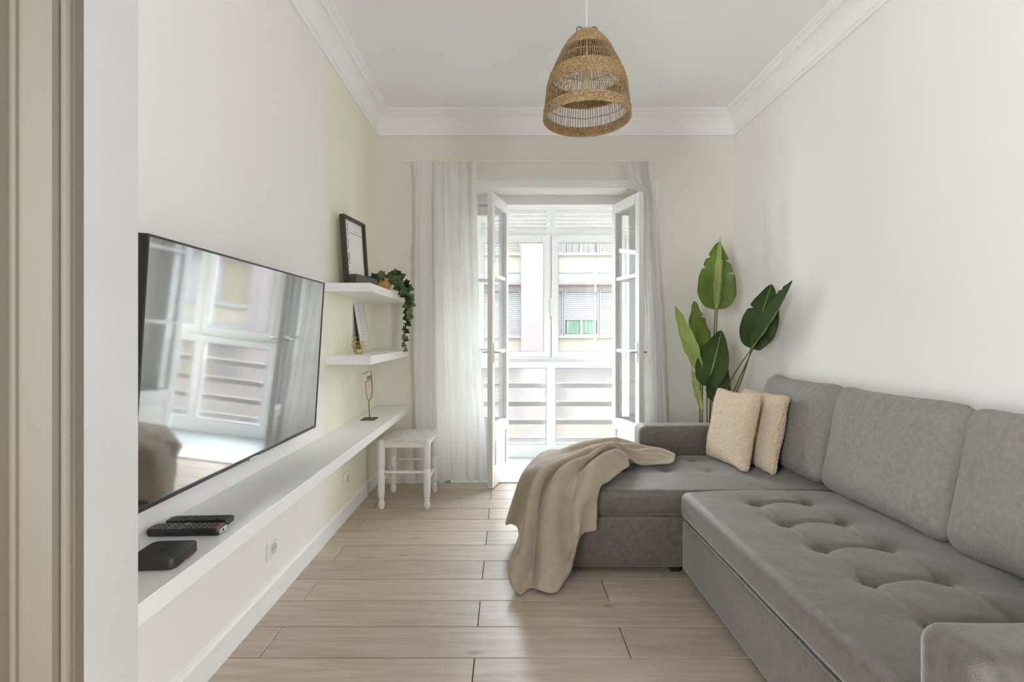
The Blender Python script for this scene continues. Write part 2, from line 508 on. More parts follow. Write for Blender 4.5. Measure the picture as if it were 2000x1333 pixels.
# ---- baseboards
def skirting(name, poly_axis, fixed, sgn, a0, a1, label):
    h, t = 0.105, 0.014
    pr = [(fixed, 0), (fixed + sgn*t, 0), (fixed + sgn*t, h - 0.012), (fixed + sgn*t*0.5, h), (fixed, h)]
    o = MB().prism(pr, poly_axis, a0, a1).build(name, M_trim)
    struct(o, label); return o
bl = skirting('baseboard_left', 'y', XL, 1, YF, 2.478, 'white skirting board below the low shelf')
b2 = MB().prism([(XL, 0), (XL+0.013, 0), (XL+0.013, 0.09), (XL+0.006, 0.102), (XL, 0.102)], 'y', 2.482, YB).build('board_length', M_trim, bl)
skirting('baseboard_right', 'y', XR, -1, YF, YB, 'white skirting board behind the sofa')
h, t = 0.105, 0.014
bk = MB().prism([(YB, 0), (YB-t, 0), (YB-t, h-0.012), (YB-t*.5, h), (YB, h)], 'x', XL + t, OX0 - 0.06).build('baseboard_back', M_trim)
struct(bk, 'white skirting board on the balcony wall')
MB().prism([(YB, 0), (YB-t, 0), (YB-t, h-0.012), (YB-t*.5, h), (YB, h)], 'x', OX1 + 0.06, XR - t).build('board_length', M_trim, bk)

# ---- front doorway lining and moulded casing (trim_2)
lin = MB()
lin.box(DX0 - 0.012, DX0, YH - 0.004, YF + 0.002, 0, DZ + 0.012)
lin.box(DX1, DX1 + 0.012, YH - 0.004, YF + 0.002, 0, DZ + 0.012)
lin.box(DX0, DX1, YH - 0.004, YF + 0.002, DZ, DZ + 0.012)
lo = lin.build('trim_2', M_jamb); struct(lo, 'white painted jamb lining of the near doorway')
def casing_profile():
    p = [(0, 0), (0.0, 0.016)]
    for k in range(7):                           # inner bead
        a = PI * k / 6
        p.append((0.002 + 0.008*(1 - math.cos(a)), 0.017 + 0.008*math.sin(a)))
    p += [(0.021, 0.008), (0.026, 0.010), (0.032, 0.019), (0.078, 0.019)]
    for k in range(5):
        a = PI * k / 4
        p.append((0.081 + 0.006*(1 - math.cos(a)), 0.020 + 0.005*math.sin(a)))
    p += [(0.097, 0.012), (0.103, 0.014), (0.108, 0.024), (0.17, 0.026), (0.172, 0)]
    return p
CP = casing_profile()
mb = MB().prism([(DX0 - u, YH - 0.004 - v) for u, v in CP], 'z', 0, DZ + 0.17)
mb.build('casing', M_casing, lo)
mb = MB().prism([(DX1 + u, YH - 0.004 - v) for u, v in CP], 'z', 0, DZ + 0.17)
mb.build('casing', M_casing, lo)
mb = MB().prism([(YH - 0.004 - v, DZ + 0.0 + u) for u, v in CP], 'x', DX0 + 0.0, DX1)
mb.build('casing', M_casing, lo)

# ---- balcony: floor, ceiling, side walls
BY0, BY1 = YB + WT, 5.04
struct(MB().box(-1.2, 2.12, BY0, BY1 + 0.12, -0.15, -0.03).build('floor_balcony', M_sand), 'blue grey tiled floor of the enclosed balcony')
struct(MB().box(-1.2, 2.12, BY0, BY1 + 0.12, 2.50, 2.66).build('ceiling_balcony', M_ceil), 'white ceiling of the enclosed balcony')
struct(MB().box(-1.2, -1.05, BY0, BY1 + 0.12, -0.03, 2.5).build('wall_balcony_left', M_wall), 'white side wall of the balcony')
struct(MB().box(1.97, 2.12, BY0, BY1 + 0.12, -0.03, 2.5).build('wall_balcony_right', M_wall), 'white far side wall of the balcony')

# ---- door_1 : balcony french door with fixed side lights and two open leaves
DY = 4.215
door = empty('door_1', (0.43, DY, 0)); struct(door, 'white french door to the balcony with both leaves open into the room')
mb = MB()
mb.box(OX0, OX0 + 0.045, DY, DY + 0.085, 0, OZ)
mb.box(OX1 - 0.045, OX1, DY, DY + 0.085, 0, OZ)
mb.box(OX0, OX1, DY, DY + 0.085, 2.30, OZ)
mb.build('door_frame', M_door, door)
mb = MB(); mb.box(OX0 + .045, OX1 - .045, YB - 0.01, DY + 0.085, -0.03, 0.012, bev=0.004)
mb.build('threshold', M_trim, door)
# moulded architrave on the room side
def arch(u): return [(0, 0), (0.0, 0.012), (0.012, 0.020), (0.05, 0.020), (0.062, 0.012), (0.062, 0)]
mb = MB()
mb.prism([(YB - v, OZ - 0.0 + u) for u, v in arch(0)], 'x', OX0 - 0.062, OX1 + 0.062)
mb.build('architrave', M_trim, door)
for sg, xx in ((-1, OX0), (1, OX1)):
    MB().prism([(xx + sg*u, YB - v) for u, v in arch(0)], 'z', 0, OZ).build('architrave', M_trim, door)

LZ0, LZ1 = 0.012, 2.296
M1, M2, GB, GT = 1.063, 1.660, 0.495, 2.215      # muntins, glass bottom/top
def leaf_parts(w, parent, side, fixed=False, handle=True):
    """local: x from hinge along leaf, y thickness, z up"""
    th = 0.021; st = 0.060
    mb = MB()
    mb.box(0, st, -th, th, LZ0, LZ1, bev=0.003, seg=1)
    mb.box(w - st, w, -th, th, LZ0, LZ1, bev=0.003, seg=1)
    mb.box(st, w - st, -th, th, GT, LZ1)
    mb.box(st, w - st, -th, th, GB - 0.09, GB)
    mb.box(st, w - st, -th, th, LZ0, 0.125)
    mb.box(st, w - st, -0.014, 0.014, M1 - 0.014, M1 + 0.014)
    mb.box(st, w - st, -0.014, 0.014, M2 - 0.014, M2 + 0.014)
    root = mb.build('leaf', M_door, parent, local=True)
    for a, b in ((GB, M1 - .014), (M1 + .014, M2 - .014), (M2 + .014, GT)):
        MB().box(st - .004, w - st + .004, -0.002, 0.002, a, b).build('pane', M_glass, root, local=True)
    mb = MB()
    mb.box(st - .004, w - st + .004, -0.008, 0.008, 0.12, GB - 0.088)
    mb.box(st + .035, w - st - .035, -0.017, 0.017, 0.165, GB - 0.13, bev=0.010, seg=1)
    mb.build('panel', M_door, root, local=True)
    if handle:
        mb = MB()
        mb.box(w - 0.052, w - 0.022, -th - .004, th + .004, 0.98, 1.13, bev=0.002, seg=1)
        mb.tube([(w - .037, -th - .004, 1.06), (w - .037, -th - .045, 1.06), (w - .05, -th - .052, 1.06), (w - .12, -th - .052, 1.055)], 0.007)
        mb.tube([(w - .037, th + .004, 1.06), (w - .037, th + .045, 1.06), (w - .05, th + .052, 1.06), (w - .12, th + .052, 1.055)], 0.007)
        mb.build('handle', M_chrome, root, local=True, smooth=True, ang=40)
    return root
def place(o, wx, wy, ang):
    o.location = (wx - 0.43, wy - DY, 0); o.rotation_euler = (0, 0, ang)
hx0, hx1 = 0.003, 0.905
lw = 0.435
l = leaf_parts(lw, door, 'l'); place(l, -0.006, DY + 0.02, math.atan2(3.80 - (DY + .02), -0.130))
l = leaf_parts(lw, door, 'r'); place(l, 0.915, DY + 0.02, math.atan2(3.80 - (DY + .02), 0.125))
l = leaf_parts(0.445, door, 'fl', handle=False); place(l, OX0 + 0.046, DY + 0.045, 0)
l = leaf_parts(0.18, door, 'fr', handle=False); place(l, OX1 - 0.046 - 0.18, DY + 0.045, 0)
# bolt tip in the threshold, hinge hardware above the right leaf
MB().box(0.075, 0.082, DY - 0.03, DY - 0.022, 0.0, 0.04).build('floor_bolt', M_chrome, door)
mb = MB(); mb.tube([(0.965, YB - .022, 2.352), (0.965, YB - .05, 2.352), (0.972, YB - .055, 2.34)], 0.005); mb.lathe([(0.001, 0), (0.011, 0), (0.011, 0.006), (0.001, 0.006)], 10, (0.965, YB - 0.03, 2.345))
mb.build('hook', M_chrome, door, smooth=True, ang=40)

# ---- window_1 : aluminium glazing of the balcony, four bays
WY = 4.955; WD = 0.055
win = empty('window_1', (0.44, WY, -0.03)); struct(win, 'white aluminium balcony glazing with sliding sashes over frosted panes')
per = 0.739; mull = [0.439 + per * k for k in (-2, -1, 0, 1, 2)]
mull[0], mull[-1] = -1.03, 1.95
mb = MB()
for i, mx_ in enumerate(mull):
    mb.box(mx_ - 0.046, mx_ + 0.046, WY, WY + WD, -0.03, 2.5)
for a, b in ((-0.03, 0.10), (0.86, 1.0), (2.135, 2.245), (2.44, 2.5)):
    mb.box(-1.03, 1.95, WY + 0.003, WY + WD - 0.003, a, b)
mb.box(-1.03, 1.95, WY - 0.03, WY, 0.905, 0.925)
mb.box(-1.03, 1.95, WY - 0.03, WY, 0.96, 0.968)
mb.build('window_frame', M_alu, win)
for i in range(4):
    a, b = mull[i], mull[i+1]
    # shutter box panel with grooves
    mb = MB()
    for k in range(5):
        z0 = 2.245 + 0.195*k/5
        mb.box(a + .04, b - .04, WY + 0.02, WY + 0.034, z0 + 0.001, z0 + 0.037, bev=0.003, seg=1)
    mb.build('shutter_box', M_alu, win)
    # sash
    fa, fb = a + 0.008, b - 0.008
    ya, yb_ = (WY - 0.018, WY + 0.012)
    mb = MB()
    zb, zt = 0.955, 2.185; sw = 0.066
    mb.box(fa, fa + sw, ya, yb_, zb, zt); mb.box(fb - sw, fb, ya, yb_, zb, zt)
    mb.box(fa + sw, fb - sw, ya, yb_, zb, 1.027); mb.box(fa + sw, fb - sw, ya, yb_, 2.108, zt)
    so = mb.build('sash', M_alu, win)
    MB().box(fa + sw - .004, fb - sw + .004, ya + .012, ya + .016, 1.022, 2.112).build('pane', M_glass, so)
    mb = MB(); 
    mb.box(fa + sw, fa + sw + .003, ya - .0005, ya + .01, 1.027, 2.108); mb.box(fb - sw - .003, fb - sw, ya - .0005, ya + .01, 1.027, 2.108)
    mb.box(fa + sw, fb - sw, ya - .0005, ya + .01, 1.027, 1.030); mb.box(fa + sw, fb - sw, ya - .0005, ya + .01, 2.105, 2.108)
    mb.build('gasket', mat('gasket_grey', (0.12, 0.12, 0.12), 0.6), so)
    p = MB().box(a + .043, b - .043, WY + 0.024, WY + 0.029, 0.096, 0.863).build('lower_pane', M_frost, win)
    tag(p, 'frosted lower pane')
    mb = MB()
    mb.box(a + .046, a + .049, WY - .0005, WY + .02, .1, .86); mb.box(b - .049, b - .046, WY - .0005, WY + .02, .1, .86)
    mb.box(a + .046, b - .046, WY - .0005, WY + .02, .857, .86); mb.box(a + .046, b - .046, WY - .0005, WY + .02, .1, .103)
    mb.build('lower_gasket', MATS['gasket_grey'], win)
mb = MB(); mb.box(0.432, 0.446, WY - 0.036, WY - 0.018, 1.38, 1.56, bev=0.004); mb.build('sash_handle', M_alu, win)

# ---- balcony railing outside
rail = thing('balcony_railing', 'horizontal grey bar railing behind the frosted balcony panes', 'railing', (0.44, 5.09, -0.1))
for z in (0.675, 0.487, 0.30, 0.118):
    mb = MB().box(-1.1, 2.05, 5.075, 5.10, z - 0.026, z + 0.026, bev=0.004, seg=1)
    mb.build('bar', M_rail, rail)
for x in (-1.09, 2.02):
    MB().box(x, x + 0.03, 5.07, 5.105, -0.1, 0.72).build('post', M_rail, rail)

# ---- opposite building
FY = 17.0
bld = thing('apartment_building', 'pale cream and pink apartment building across the street', 'building', (2.0, FY, -9))
MB().box(-16, 20, FY + 0.5, FY + 6, -9, 4.9).build('wall', M_fwhite, bld)
FH = 2.8
bays = [(-3.6 - 5.2, .48 - 5.2), (-3.6, .48), (1.66, 5.7), (6.9, 10.9)]
piers = [(.48 - 10.4, -3.6 - 5.2), (.48 - 5.2, -3.6), (.48, 1.66), (5.7, 6.9), (10.9, 12.1)]
for a, b in piers:
    MB().box(a, b, FY - 0.25, FY + 0.5, -9, 5.0).build('pier', M_fpink, bld)
slat_mesh = {}
def window_unit(a, b, z0, kind):
    w = b - a; H = 1.56
    mb = MB()
    mb.box(a, a + .05, FY - .02, FY + .06, z0, z0 + H); mb.box(b - .05, b, FY - .02, FY + .06, z0, z0 + H)
    mb.box(a + .05, b - .05, FY - .02, FY + .06, z0, z0 + .07); mb.box(a + .05, b - .05, FY - .02, FY + .06, z0 + H - .05, z0 + H)
    u = mb.build('window', M_fwhite, bld)
    low = {'shut': 0.07, 'part': 0.55, 'open': 1.45, 'yellow': 0.07}[kind]
    if low < 1.4:
        mb = MB(); z = z0 + low; 
        while z < z0 + H - .09:
            mb.box(a + .05, b - .05, FY + .0, FY + .03, z, z + 0.062, bev=0.012, seg=1); z += 0.068
        mb.build('roller_blind', M_blindy if kind == 'yellow' else M_blind, u)
    if low > 0.1:
        m = M_curtg if kind == 'part' else M_curtgrey
        MB().box(a + .09, a + w/2 - .04, FY + .03, FY + .05, z0 + .08, z0 + low).build('pane', m, u)
        MB().box(a + w/2 + .04, b - .09, FY + .03, FY + .05, z0 + .08, z0 + low).build('pane', m, u)
        MB().box(a + w/2 - .04, a + w/2 + .04, FY - .01, FY + .06, z0 + .07, z0 + low).build('mullion', M_fwhite, u)
pat = [['shut', 'part', 'shut'], ['yellow', 'shut', 'shut'], ['open', 'yellow', 'shut'], ['shut', 'open', 'part']]
for fl_ in range(-3, 4):
    z0 = 1.13 + FH * fl_
    for bi, (a, b) in enumerate(bays):
        if z0 > 5.6: continue
        MB().box(a, b, FY - 0.12, FY + 0.5, z0 - 0.64, z0 - 0.04).build('parapet', M_fcream, bld)
        MB().box(a, b, FY - 0.18, FY + 0.5, z0 - 0.06, z0 - 0.0).build('sill', M_fwhite, bld)
        MB().box(a, b, FY - 0.10, FY + 0.5, z0 - 1.00, z0 - 0.64).build('ledge_band', M_fpale, bld)
        MB().box(a, b, FY - 0.22, FY + 0.5, z0 - 1.06, z0 - 1.00).build('ledge', M_fline, bld)
        MB().box(a, b, FY - 0.06, FY + 0.5, z0 - 1.24, z0 - 1.06).build('lintel', M_fpink, bld)
        if -2 <= fl_ <= 1:
            xs = [a, a + 0.285 + (0 if bi == 2 else .9), a + 1.495 + (0 if bi == 2 else .9), b]
            for k in range(3):
                kind = pat[(bi + fl_ * 3 + 10) % 4][k]
                if bi == 2 and fl_ == 0: kind = ['shut', 'part', 'shut'][k]
                if bi == 2 and fl_ == 1: kind = ['shut', 'open', 'yellow'][k]
                if bi == 1 and fl_ == 0: kind = ['shut', 'part', 'shut'][k]
                if bi == 1 and fl_ == 1: kind = ['shut', 'shut', 'yellow'][k]
                window_unit(xs[k] + .01, xs[k+1] - .01, z0, kind)
mb = MB()
mb.box(-22, 24, 0.9, 5.05, 3.12, 22)  # storeys out of view, added to shade the facade opposite
mb.box(-22, -2.0, 0.9, 5.05, -9, 3.12); mb.box(2.2, 24, 0.9, 5.05, -9, 3.12)
mb.box(-2.0, 2.2, 0.9, 5.05, -9, -0.2)
struct(mb.build('wall_shade_storeys', mat('outer_render', (0.28, 0.27, 0.25), 0.9)), 'dark unseen house body added to shade the building opposite')
struct(MB().box(-30, 34, 5.4, 40, -9.2, -9).build('ground', M_asphalt), 'grey street below')

# ================================================================== SOFA
sofa = thing('corner_sofa', 'grey fabric corner sofa with tufted seats along the right wall', 'sofa', (1.3, 2.2, 0))
SX = 0.868
TUF = [(1.14, 2.28 - 0.238*k) for k in range(5)] + [(1.38, 2.28 - 0.238*k) for k in range(5)]
CTU = [(0.42 + 0.24*i, yy) for i in range(4) for yy in (2.83, 3.07)]
def tuft_fn(c, tufts, seams, depth=0.022, dome=0.012, top=0.0, amp=0.0025):
    c = Vector(c)
    def fn(q):
        w = q + c
        if q.z > 0:
            k = q.z / top
            d = 0
            for tx, ty in tufts:
                r2 = ((w.x - tx)**2 + (w.y - ty)**2)
                d += depth * 1.25 * math.exp(-r2 / 0.00045) + depth * 0.75 * math.exp(-r2 / 0.0042)
            for (ax, ay, bx, by, dp) in seams:
                A = Vector((ax, ay)); B = Vector((bx, by)); Pw = Vector((w.x, w.y))
                t = max(0, min(1, (Pw - A).dot(B - A) / (B - A).length_squared))
                dd = (Pw - A - (B - A)*t).length
                d += dp * math.exp(-(dd / 0.012)**2)
            q.z -= d * k
        q.z += amp * noise.noise(w * 7) + amp * 0.5 * noise.noise(w * 19)
        return q
    return fn
# main seat
mb = MB(); c = (1.283, 1.7725, 0.16)
mb.rbox(c, (0.83, 1.395, 0.26), 0.02, (4, 8, 3)); mb.build('seat_base', M_sofa, sofa, smooth=True)
c = (1.275, 1.775, 0.355)
seams = []
for k in range(5):
    yy = 2.28 - 0.238*k
    seams.append((1.14, yy, 1.38, yy, 0.012))
for k in range(4):
    for xx in (1.14, 1.38):
        seams.append((xx, 2.28 - .238*k, xx, 2.28 - .238*(k+1), 0.0045))
f0 = tuft_fn(c, TUF, seams, top=0.067)
def fmain(q):
    w = q + Vector(c)
    q = f0(q)
    if q.z > 0:   # pad crown
        q.z += 0.012 * math.cos(PI * max(-1, min(1, q.x / 0.42)) / 2) 
    return q
mb = MB(); mb.rbox(c, (0.835, 1.39, 0.134), 0.038, (60, 100, 2), fmain)
mb.build('seat_cushion', M_sofa, sofa, smooth=True)
# chaise
CHX = 0.19
mb = MB(); mb.rbox(((CHX + 1.70)/2, 2.85, 0.16), (1.70 - CHX, 0.74, 0.26), 0.02, (6, 4, 3)); mb.build('chaise_base', M_sofa, sofa, smooth=True)
c2 = ((CHX + 1.72)/2, 2.85, 0.352)
f1 = tuft_fn(c2, CTU, [], depth=0.010, top=0.064)
def fch(q):
    q = f1(q)
    if q.z > 0: q.z += 0.010 * math.cos(PI * max(-1, min(1, q.y / 0.38)) / 2)
    return q
mb = MB(); mb.rbox(c2, (1.72 - CHX + .01, 0.755, 0.128), 0.034, (80, 44, 2), fch)
mb.build('chaise_cushion', M_sofa, sofa, smooth=True)
# arms
for yc, dy in ((0.989, 0.165), (3.322, 0.185)):
    mb = MB()
    mb.rbox((1.315, yc, 0.315), (0.895, dy, 0.57), 0.048, (12, 4, 10), lambda q, yc=yc: q + Vector((0, 0, 0.004 * noise.noise((q + Vector((0, yc, 0))) * 5))))
    mb.build('armrest', M_sofa, sofa, smooth=True)
mb = MB(); mb.rbox((1.795, 2.16, 0.33), (0.07, 2.51, 0.60), 0.025, (2, 10, 4)); mb.build('back_panel', M_sofa, sofa, smooth=True)
for x, yq in ((0.26, 2.54), (0.85, 2.53), (0.26, 3.16), (0.93, 3.32), (0.93, 0.98), (1.72, 0.98), (1.72, 3.32), (0.92, 1.8)):
    MB().box(x - .025, x + .025, yq - .025, yq + .025, 0, 0.05, bev=0.004).build('foot', M_black, sofa)
# piping
mb = MB(); mb.tube([(0.862, 1.08 + i*0.07, 0.292) for i in range(20)], 0.004, 6); mb.build('seam_piping', M_sofa, sofa, smooth=True)

def pillow_fn(hx, hy, hz, seed, wr=0.008, pinch=0.42, cc=0.03):
    """x = thickness, y = width, z = height"""
    def fn(q):
        u = q.y / hy; v = q.z / hz
        e = (1 - min(1, abs(u))**3.2) * (1 - min(1, abs(v))**3.2)
        q = Vector(q)
        q.x *= pinch + (1 - pinch) * max(0, e)**0.5
        corner = (abs(u)*abs(v))**2
        q.y *= 1 - cc * (1 - abs(v)**2)
        q.z *= 1 - cc * (1 - abs(u)**2)
        p = Vector((q.x * .5 + seed, q.y, q.z))
        n = noise.noise(p * 6) * wr + noise.noise(p * 15) * wr * 0.35
        # gathered creases towards the upper edge
        ee = max(0, v - 0.55) / 0.45
        n += ee * 0.009 * math.sin(q.y * 95 + 3 * noise.noise(p * 7)) * (0.5 + noise.noise(p * 9))
        q.x += n * (1 if q.x < 0 else -1)
        q.z += 0.008 * noise.noise(Vector((seed * 2, q.y * 5, 0))) * abs(v)
        return q
    return fn
labs = ['plump grey back cushion at the near end of the sofa, cut by the picture edge',
        'plump grey back cushion in the middle of the sofa back',
        'grey back cushion in the far corner behind the two peach pillows']
for i, yc in enumerate((1.452, 2.155, 2.855)):
    hx, hy, hz = 0.095, 0.352, 0.262
    if i == 2: hy = 0.345
    o = MB().rbox((0, 0, 0), (2*hx, 2*hy, 2*hz), 0.07, (4, 44, 36), pillow_fn(hx, hy, hz, 3.1 + i * 5.7)).build(
        'back_cushion', M_sofa2, None, local=True, smooth=True)
    tag(o, labs[i], 'cushion', 'grey back cushions of the sofa')
    o.location = (1.660, yc, 0.6825)
    o.rotation_euler = (0, math.radians(11.5), math.radians((0, 1.0, -1.5)[i]))
# peach pillows
def peach(loc, rot, seed, label):
    hx, hy, hz = 0.054, 0.226, 0.222
    o = MB().rbox((0, 0, 0), (2*hx, 2*hy, 2*hz), 0.022, (4, 80, 80), pillow_fn(hx, hy, hz, seed, wr=0.012, pinch=0.22, cc=0.055)).build('throw_pillow', M_teddy, None, local=True, smooth=True)
    # slubby pile: fine real relief
    nrms = [v.normal.copy() for v in o.data.vertices]
    for v, nv in zip(o.data.vertices, nrms):
        n = noise.noise(v.co * 85 + Vector((seed, 0, 0))) * 0.0058 + noise.noise(v.co * 210) * 0.0015
        v.co += nv * n
    tag(o, label, 'pillow', 'peach teddy pillows')
    o.location = loc; o.rotation_euler = rot
peach((1.350, 2.985, 0.640), (math.radians(-2), math.radians(12), math.radians(4)), 1.3, 'peach teddy fleece pillow in front, nearest the beige throw')
peach((1.487, 2.935, 0.642), (math.radians(-1), math.radians(11), math.radians(2)), 8.3, 'peach teddy fleece pillow tucked behind the other peach pillow')

# ================================================================== THROW
G = [
 [(1316,892,3.08),(1290,886,3.14),(1256,882,3.18),(1200,872,3.22),(1150,878,3.26),(1100,893,3.26),(1062,910,3.24),(1036,938,3.18),(1022,975,3.12),(1010,1005,3.06)],
 [(1320,890,3.02),(1290,879,3.03),(1256,875,3.05),(1200,861,3.08),(1132,871,3.06),(1086,887,3.0),(1037,909,2.92),(1021,928,2.88),(1000,987,2.84),(989,1024,2.80)],
 [(1318,894,2.98),(1286,890,2.97),(1250,888,2.96),(1202,874,2.98),(1146,886,2.92),(1098,904,2.84),(1064,924,2.76),(1044,960,2.70),(1030,1000,2.67),(1014,1040,2.64)],
 [(1319,897,2.95),(1280,900,2.92),(1240,890,2.90),(1195,866,2.84),(1140,880,2.74),(1086,903,2.60),(1050,928,2.49),(1032,972,2.43),(1023,1030,2.40),(1014,1080,2.37),(997,1108,2.33),(997,1135,2.31),(1012,1159,2.285)],
 [(1318,900,2.92),(1272,908,2.88),(1228,902,2.86),(1185,884,2.80),(1122,912,2.66),(1078,938,2.53),(1056,985,2.455),(1047,1040,2.43),(1041,1090,2.41),(1036,1130,2.37),(1034,1160,2.30)],
 [(1317,903,2.90),(1268,909,2.86),(1226,892,2.80),(1190,868,2.70),(1150,886,2.60),(1100,918,2.46),(1079,952,2.40),(1068,993,2.38),(1063,1060,2.37),(1062,1110,2.34),(1060,1158,2.285)],
 [(1314,905,2.89),(1262,909,2.85),(1214,897,2.82),(1180,894,2.74),(1140,918,2.58),(1118,936,2.475),(1106,965,2.435),(1102,1010,2.42),(1106,1060,2.41),(1117,1095,2.39),(1111,1125,2.36),(1090,1152,2.30)],
 [(1311,906,2.88),(1258,908,2.84),(1216,887,2.76),(1190,884,2.66),(1165,910,2.54),(1148,934,2.44),(1141,965,2.405),(1136,1000,2.40),(1133,1025,2.41),(1128,1052,2.42)],
 [(1308,907,2.87),(1256,907,2.83),(1228,897,2.76),(1228,911,2.68),(1206,929,2.58),(1186,946,2.50),(1172,953,2.455),(1167,975,2.43),(1167,1005,2.43),(1166,1036,2.43)],
]
NU = 64
lines = [catmull([P(*p) for p in g_], NU) for g_ in G]
for ln in lines:
    for p in ln:
        p.z = max(p.z, 0.010)
rows = []
for i in range(NU):
    cr = catmull([ln[i] for ln in lines], 97)
    rows.append(cr)
def clear_sofa(p):
    # keep the cloth outside the chaise block
    mg = 0.020 if p.y < 3.0 else 0.042
    inx = CHX - mg < p.x < 1.7; iny = 2.450 < p.y < 3.24
    if inx and iny and p.z < 0.446:
        opts = [(0.446 - p.z, 'z'), (p.x - (CHX - mg), 'x'), (p.y - 2.450, 'y')]
        if p.z < 0.30: opts = opts[1:]
        m_ = min(opts)[1]
        if m_ == 'z': p.z = 0.446
        elif m_ == 'x': p.x = CHX - mg
        else: p.y = 2.450
    return p
for i, rw in enumerate(rows):
    for j, p in enumerate(rw):
        fade = min(1, i / 10); v = j / 96
        p.z += fade * (0.007 * noise.noise(p * 9) + 0.004 * noise.noise(p * 21))
        p.y += fade * 0.010 * noise.noise(p * 8 + Vector((5, 0, 0)))
        # lengthwise soft pleats and crosswise crumple near the floor
        w = 0.010 * fade * math.sin(v * 2 * PI * 7 + 2.2 * noise.noise(Vector((v * 4, i * .06, 2))))
        if p.z > 0.40: p.z += w
        else: p.y -= w
        if p.z < 0.30:
            k = min(1, (0.30 - p.z) / 0.15)
            p.y -= k * 0.007 * math.sin(p.z * 110 + 4 * noise.noise(Vector((p.x * 12, p.z * 5, 0))))
        clear_sofa(p); p.z = max(p.z, 0.009)
mb = MB(); mb.grid(rows)
th = mb.build('throw_blanket', M_throw, None, origin=(1.06 * 0 + 0.3, 2.6, 0.0), smooth=True)
tag(th, 'beige fleece throw bunched over the chaise corner and trailing on the floor', 'blanket')
sm = th.modifiers.new('smooth', 'SMOOTH'); sm.factor = 0.5; sm.iterations = 1
so = th.modifiers.new('thick', 'SOLIDIFY'); so.thickness = 0.009; so.offset = 1
sb = th.modifiers.new('sub', 'SUBSURF'); sb.levels = 1; sb.render_levels = 1

# ================================================================== TELEVISION
tv = thing('television', 'large black flat television mounted on the left wall, screen off', 'television', (-0.937, 1.875, 1.095), (0, math.radians(3.6), 0))
W2, H2 = 0.612, 0.3625
MB().box(-0.0015, 0.0, -W2 + .006, W2 - .006, -H2 + .012, H2 - .006).build('screen', M_screen, tv, local=True)
mb = MB()
t = 0.0025
mb.box(-0.03, t, -W2, -W2 + .006, -H2, H2); mb.box(-0.03, t, W2 - .006, W2, -H2, H2)
mb.box(-0.03, t, -W2 + .006, W2 - .006, H2 - .006, H2); mb.box(-0.03, t, -W2 + .006, W2 - .006, -H2, -H2 + .012)
mb.build('bezel', mat('bezel_dark', (0.05, 0.05, 0.05), 0.35, metal=0.5), tv, local=True)
MB().box(-0.03, -0.002, -W2 + .006, W2 - .006, -H2 + .012, H2 - .006).build('back_cover', M_matte, tv, local=True)
MB().box(-0.062, -0.03, -0.38, 0.38, -0.30, 0.05, bev=0.012).build('rear_housing', M_matte, tv, local=True)
MB().box(-0.004, t + .002, -0.03, 0.03, -H2 - .008, -H2 + .004, bev=0.002).build('sensor_bar', M_chrome, tv, local=True)
mb = MB(); mb.box(-0.098, -0.06, -0.2, 0.2, -0.10, -0.04); mb.box(-0.098, -0.06, -0.2, 0.2, 0.02, 0.05)
mb.build('wall_bracket', M_matte, tv, local=True)

# ================================================================== SHELVES
def shelf(name, x0, x1, y0_, y1_, zt, label):
    o = MB().box(x0, x1, y0_, y1_, zt - 0.05, zt, bev=0.002, seg=1).build(name, M_shelf, None, origin=((x0+x1)/2, (y0_+y1_)/2, zt - .05))
    tag(o, label, 'shelf', 'white floating wall shelves')
    return o
SXF = XL + 0.262
shelf('wall_shelf', XL, SXF, 2.872, 3.982, 0.623, 'low white floating shelf section in the corner above the stool')
shelf('wall_shelf', XL, SXF, 0.97, 2.870, 0.623, 'long low white floating shelf section under the television')
shelf('wall_shelf', XL, SXF, 2.862, 3.965, 1.073, 'middle white floating shelf holding the gold candle holder')
shelf('wall_shelf', XL, SXF, 2.862, 3.965, 1.496, 'upper white floating shelf holding the framed print and ivy')

# ---- sockets
def socket(Y, z, label):
    t_ = thing('power_socket', label, 'socket', (XL, Y, z), group='white wall sockets')
    mb = MB().box(0, 0.012, -0.041, 0.041, -0.041, 0.041, bev=0.005)
    pl = mb.build('plate', M_white, t_, local=True)
    seg = 24
    mb = MB(); rows = []
    for r_, x_ in ((0.023, 0.0125), (0.0225, 0.0150), (0.020, 0.0150), (0.0195, 0.0128), (0.001, 0.0128)):
        rows.append([(x_, r_*math.cos(2*PI*k/seg), r_*math.sin(2*PI*k/seg)) for k in range(seg)])
    mb.grid(rows, closed_v=True)
    mb.build('socket_ring', mat('socket_grey', (0.62, 0.62, 0.60), 0.5), t_, local=True, smooth=True, ang=30)
    mb = MB()
    for s_ in (-1, 1):
        mb.tube([(0.0125, s_*.0095, 0), (0.0138, s_*.0095, 0)], 0.0028, 8)
    mb.build('pin_holes', M_matte, t_, local=True)
socket(2.205, 0.25, 'white wall socket low on the wall below the television')
socket(3.225, 0.262, 'white wall socket on the pale green stripe near the stool')

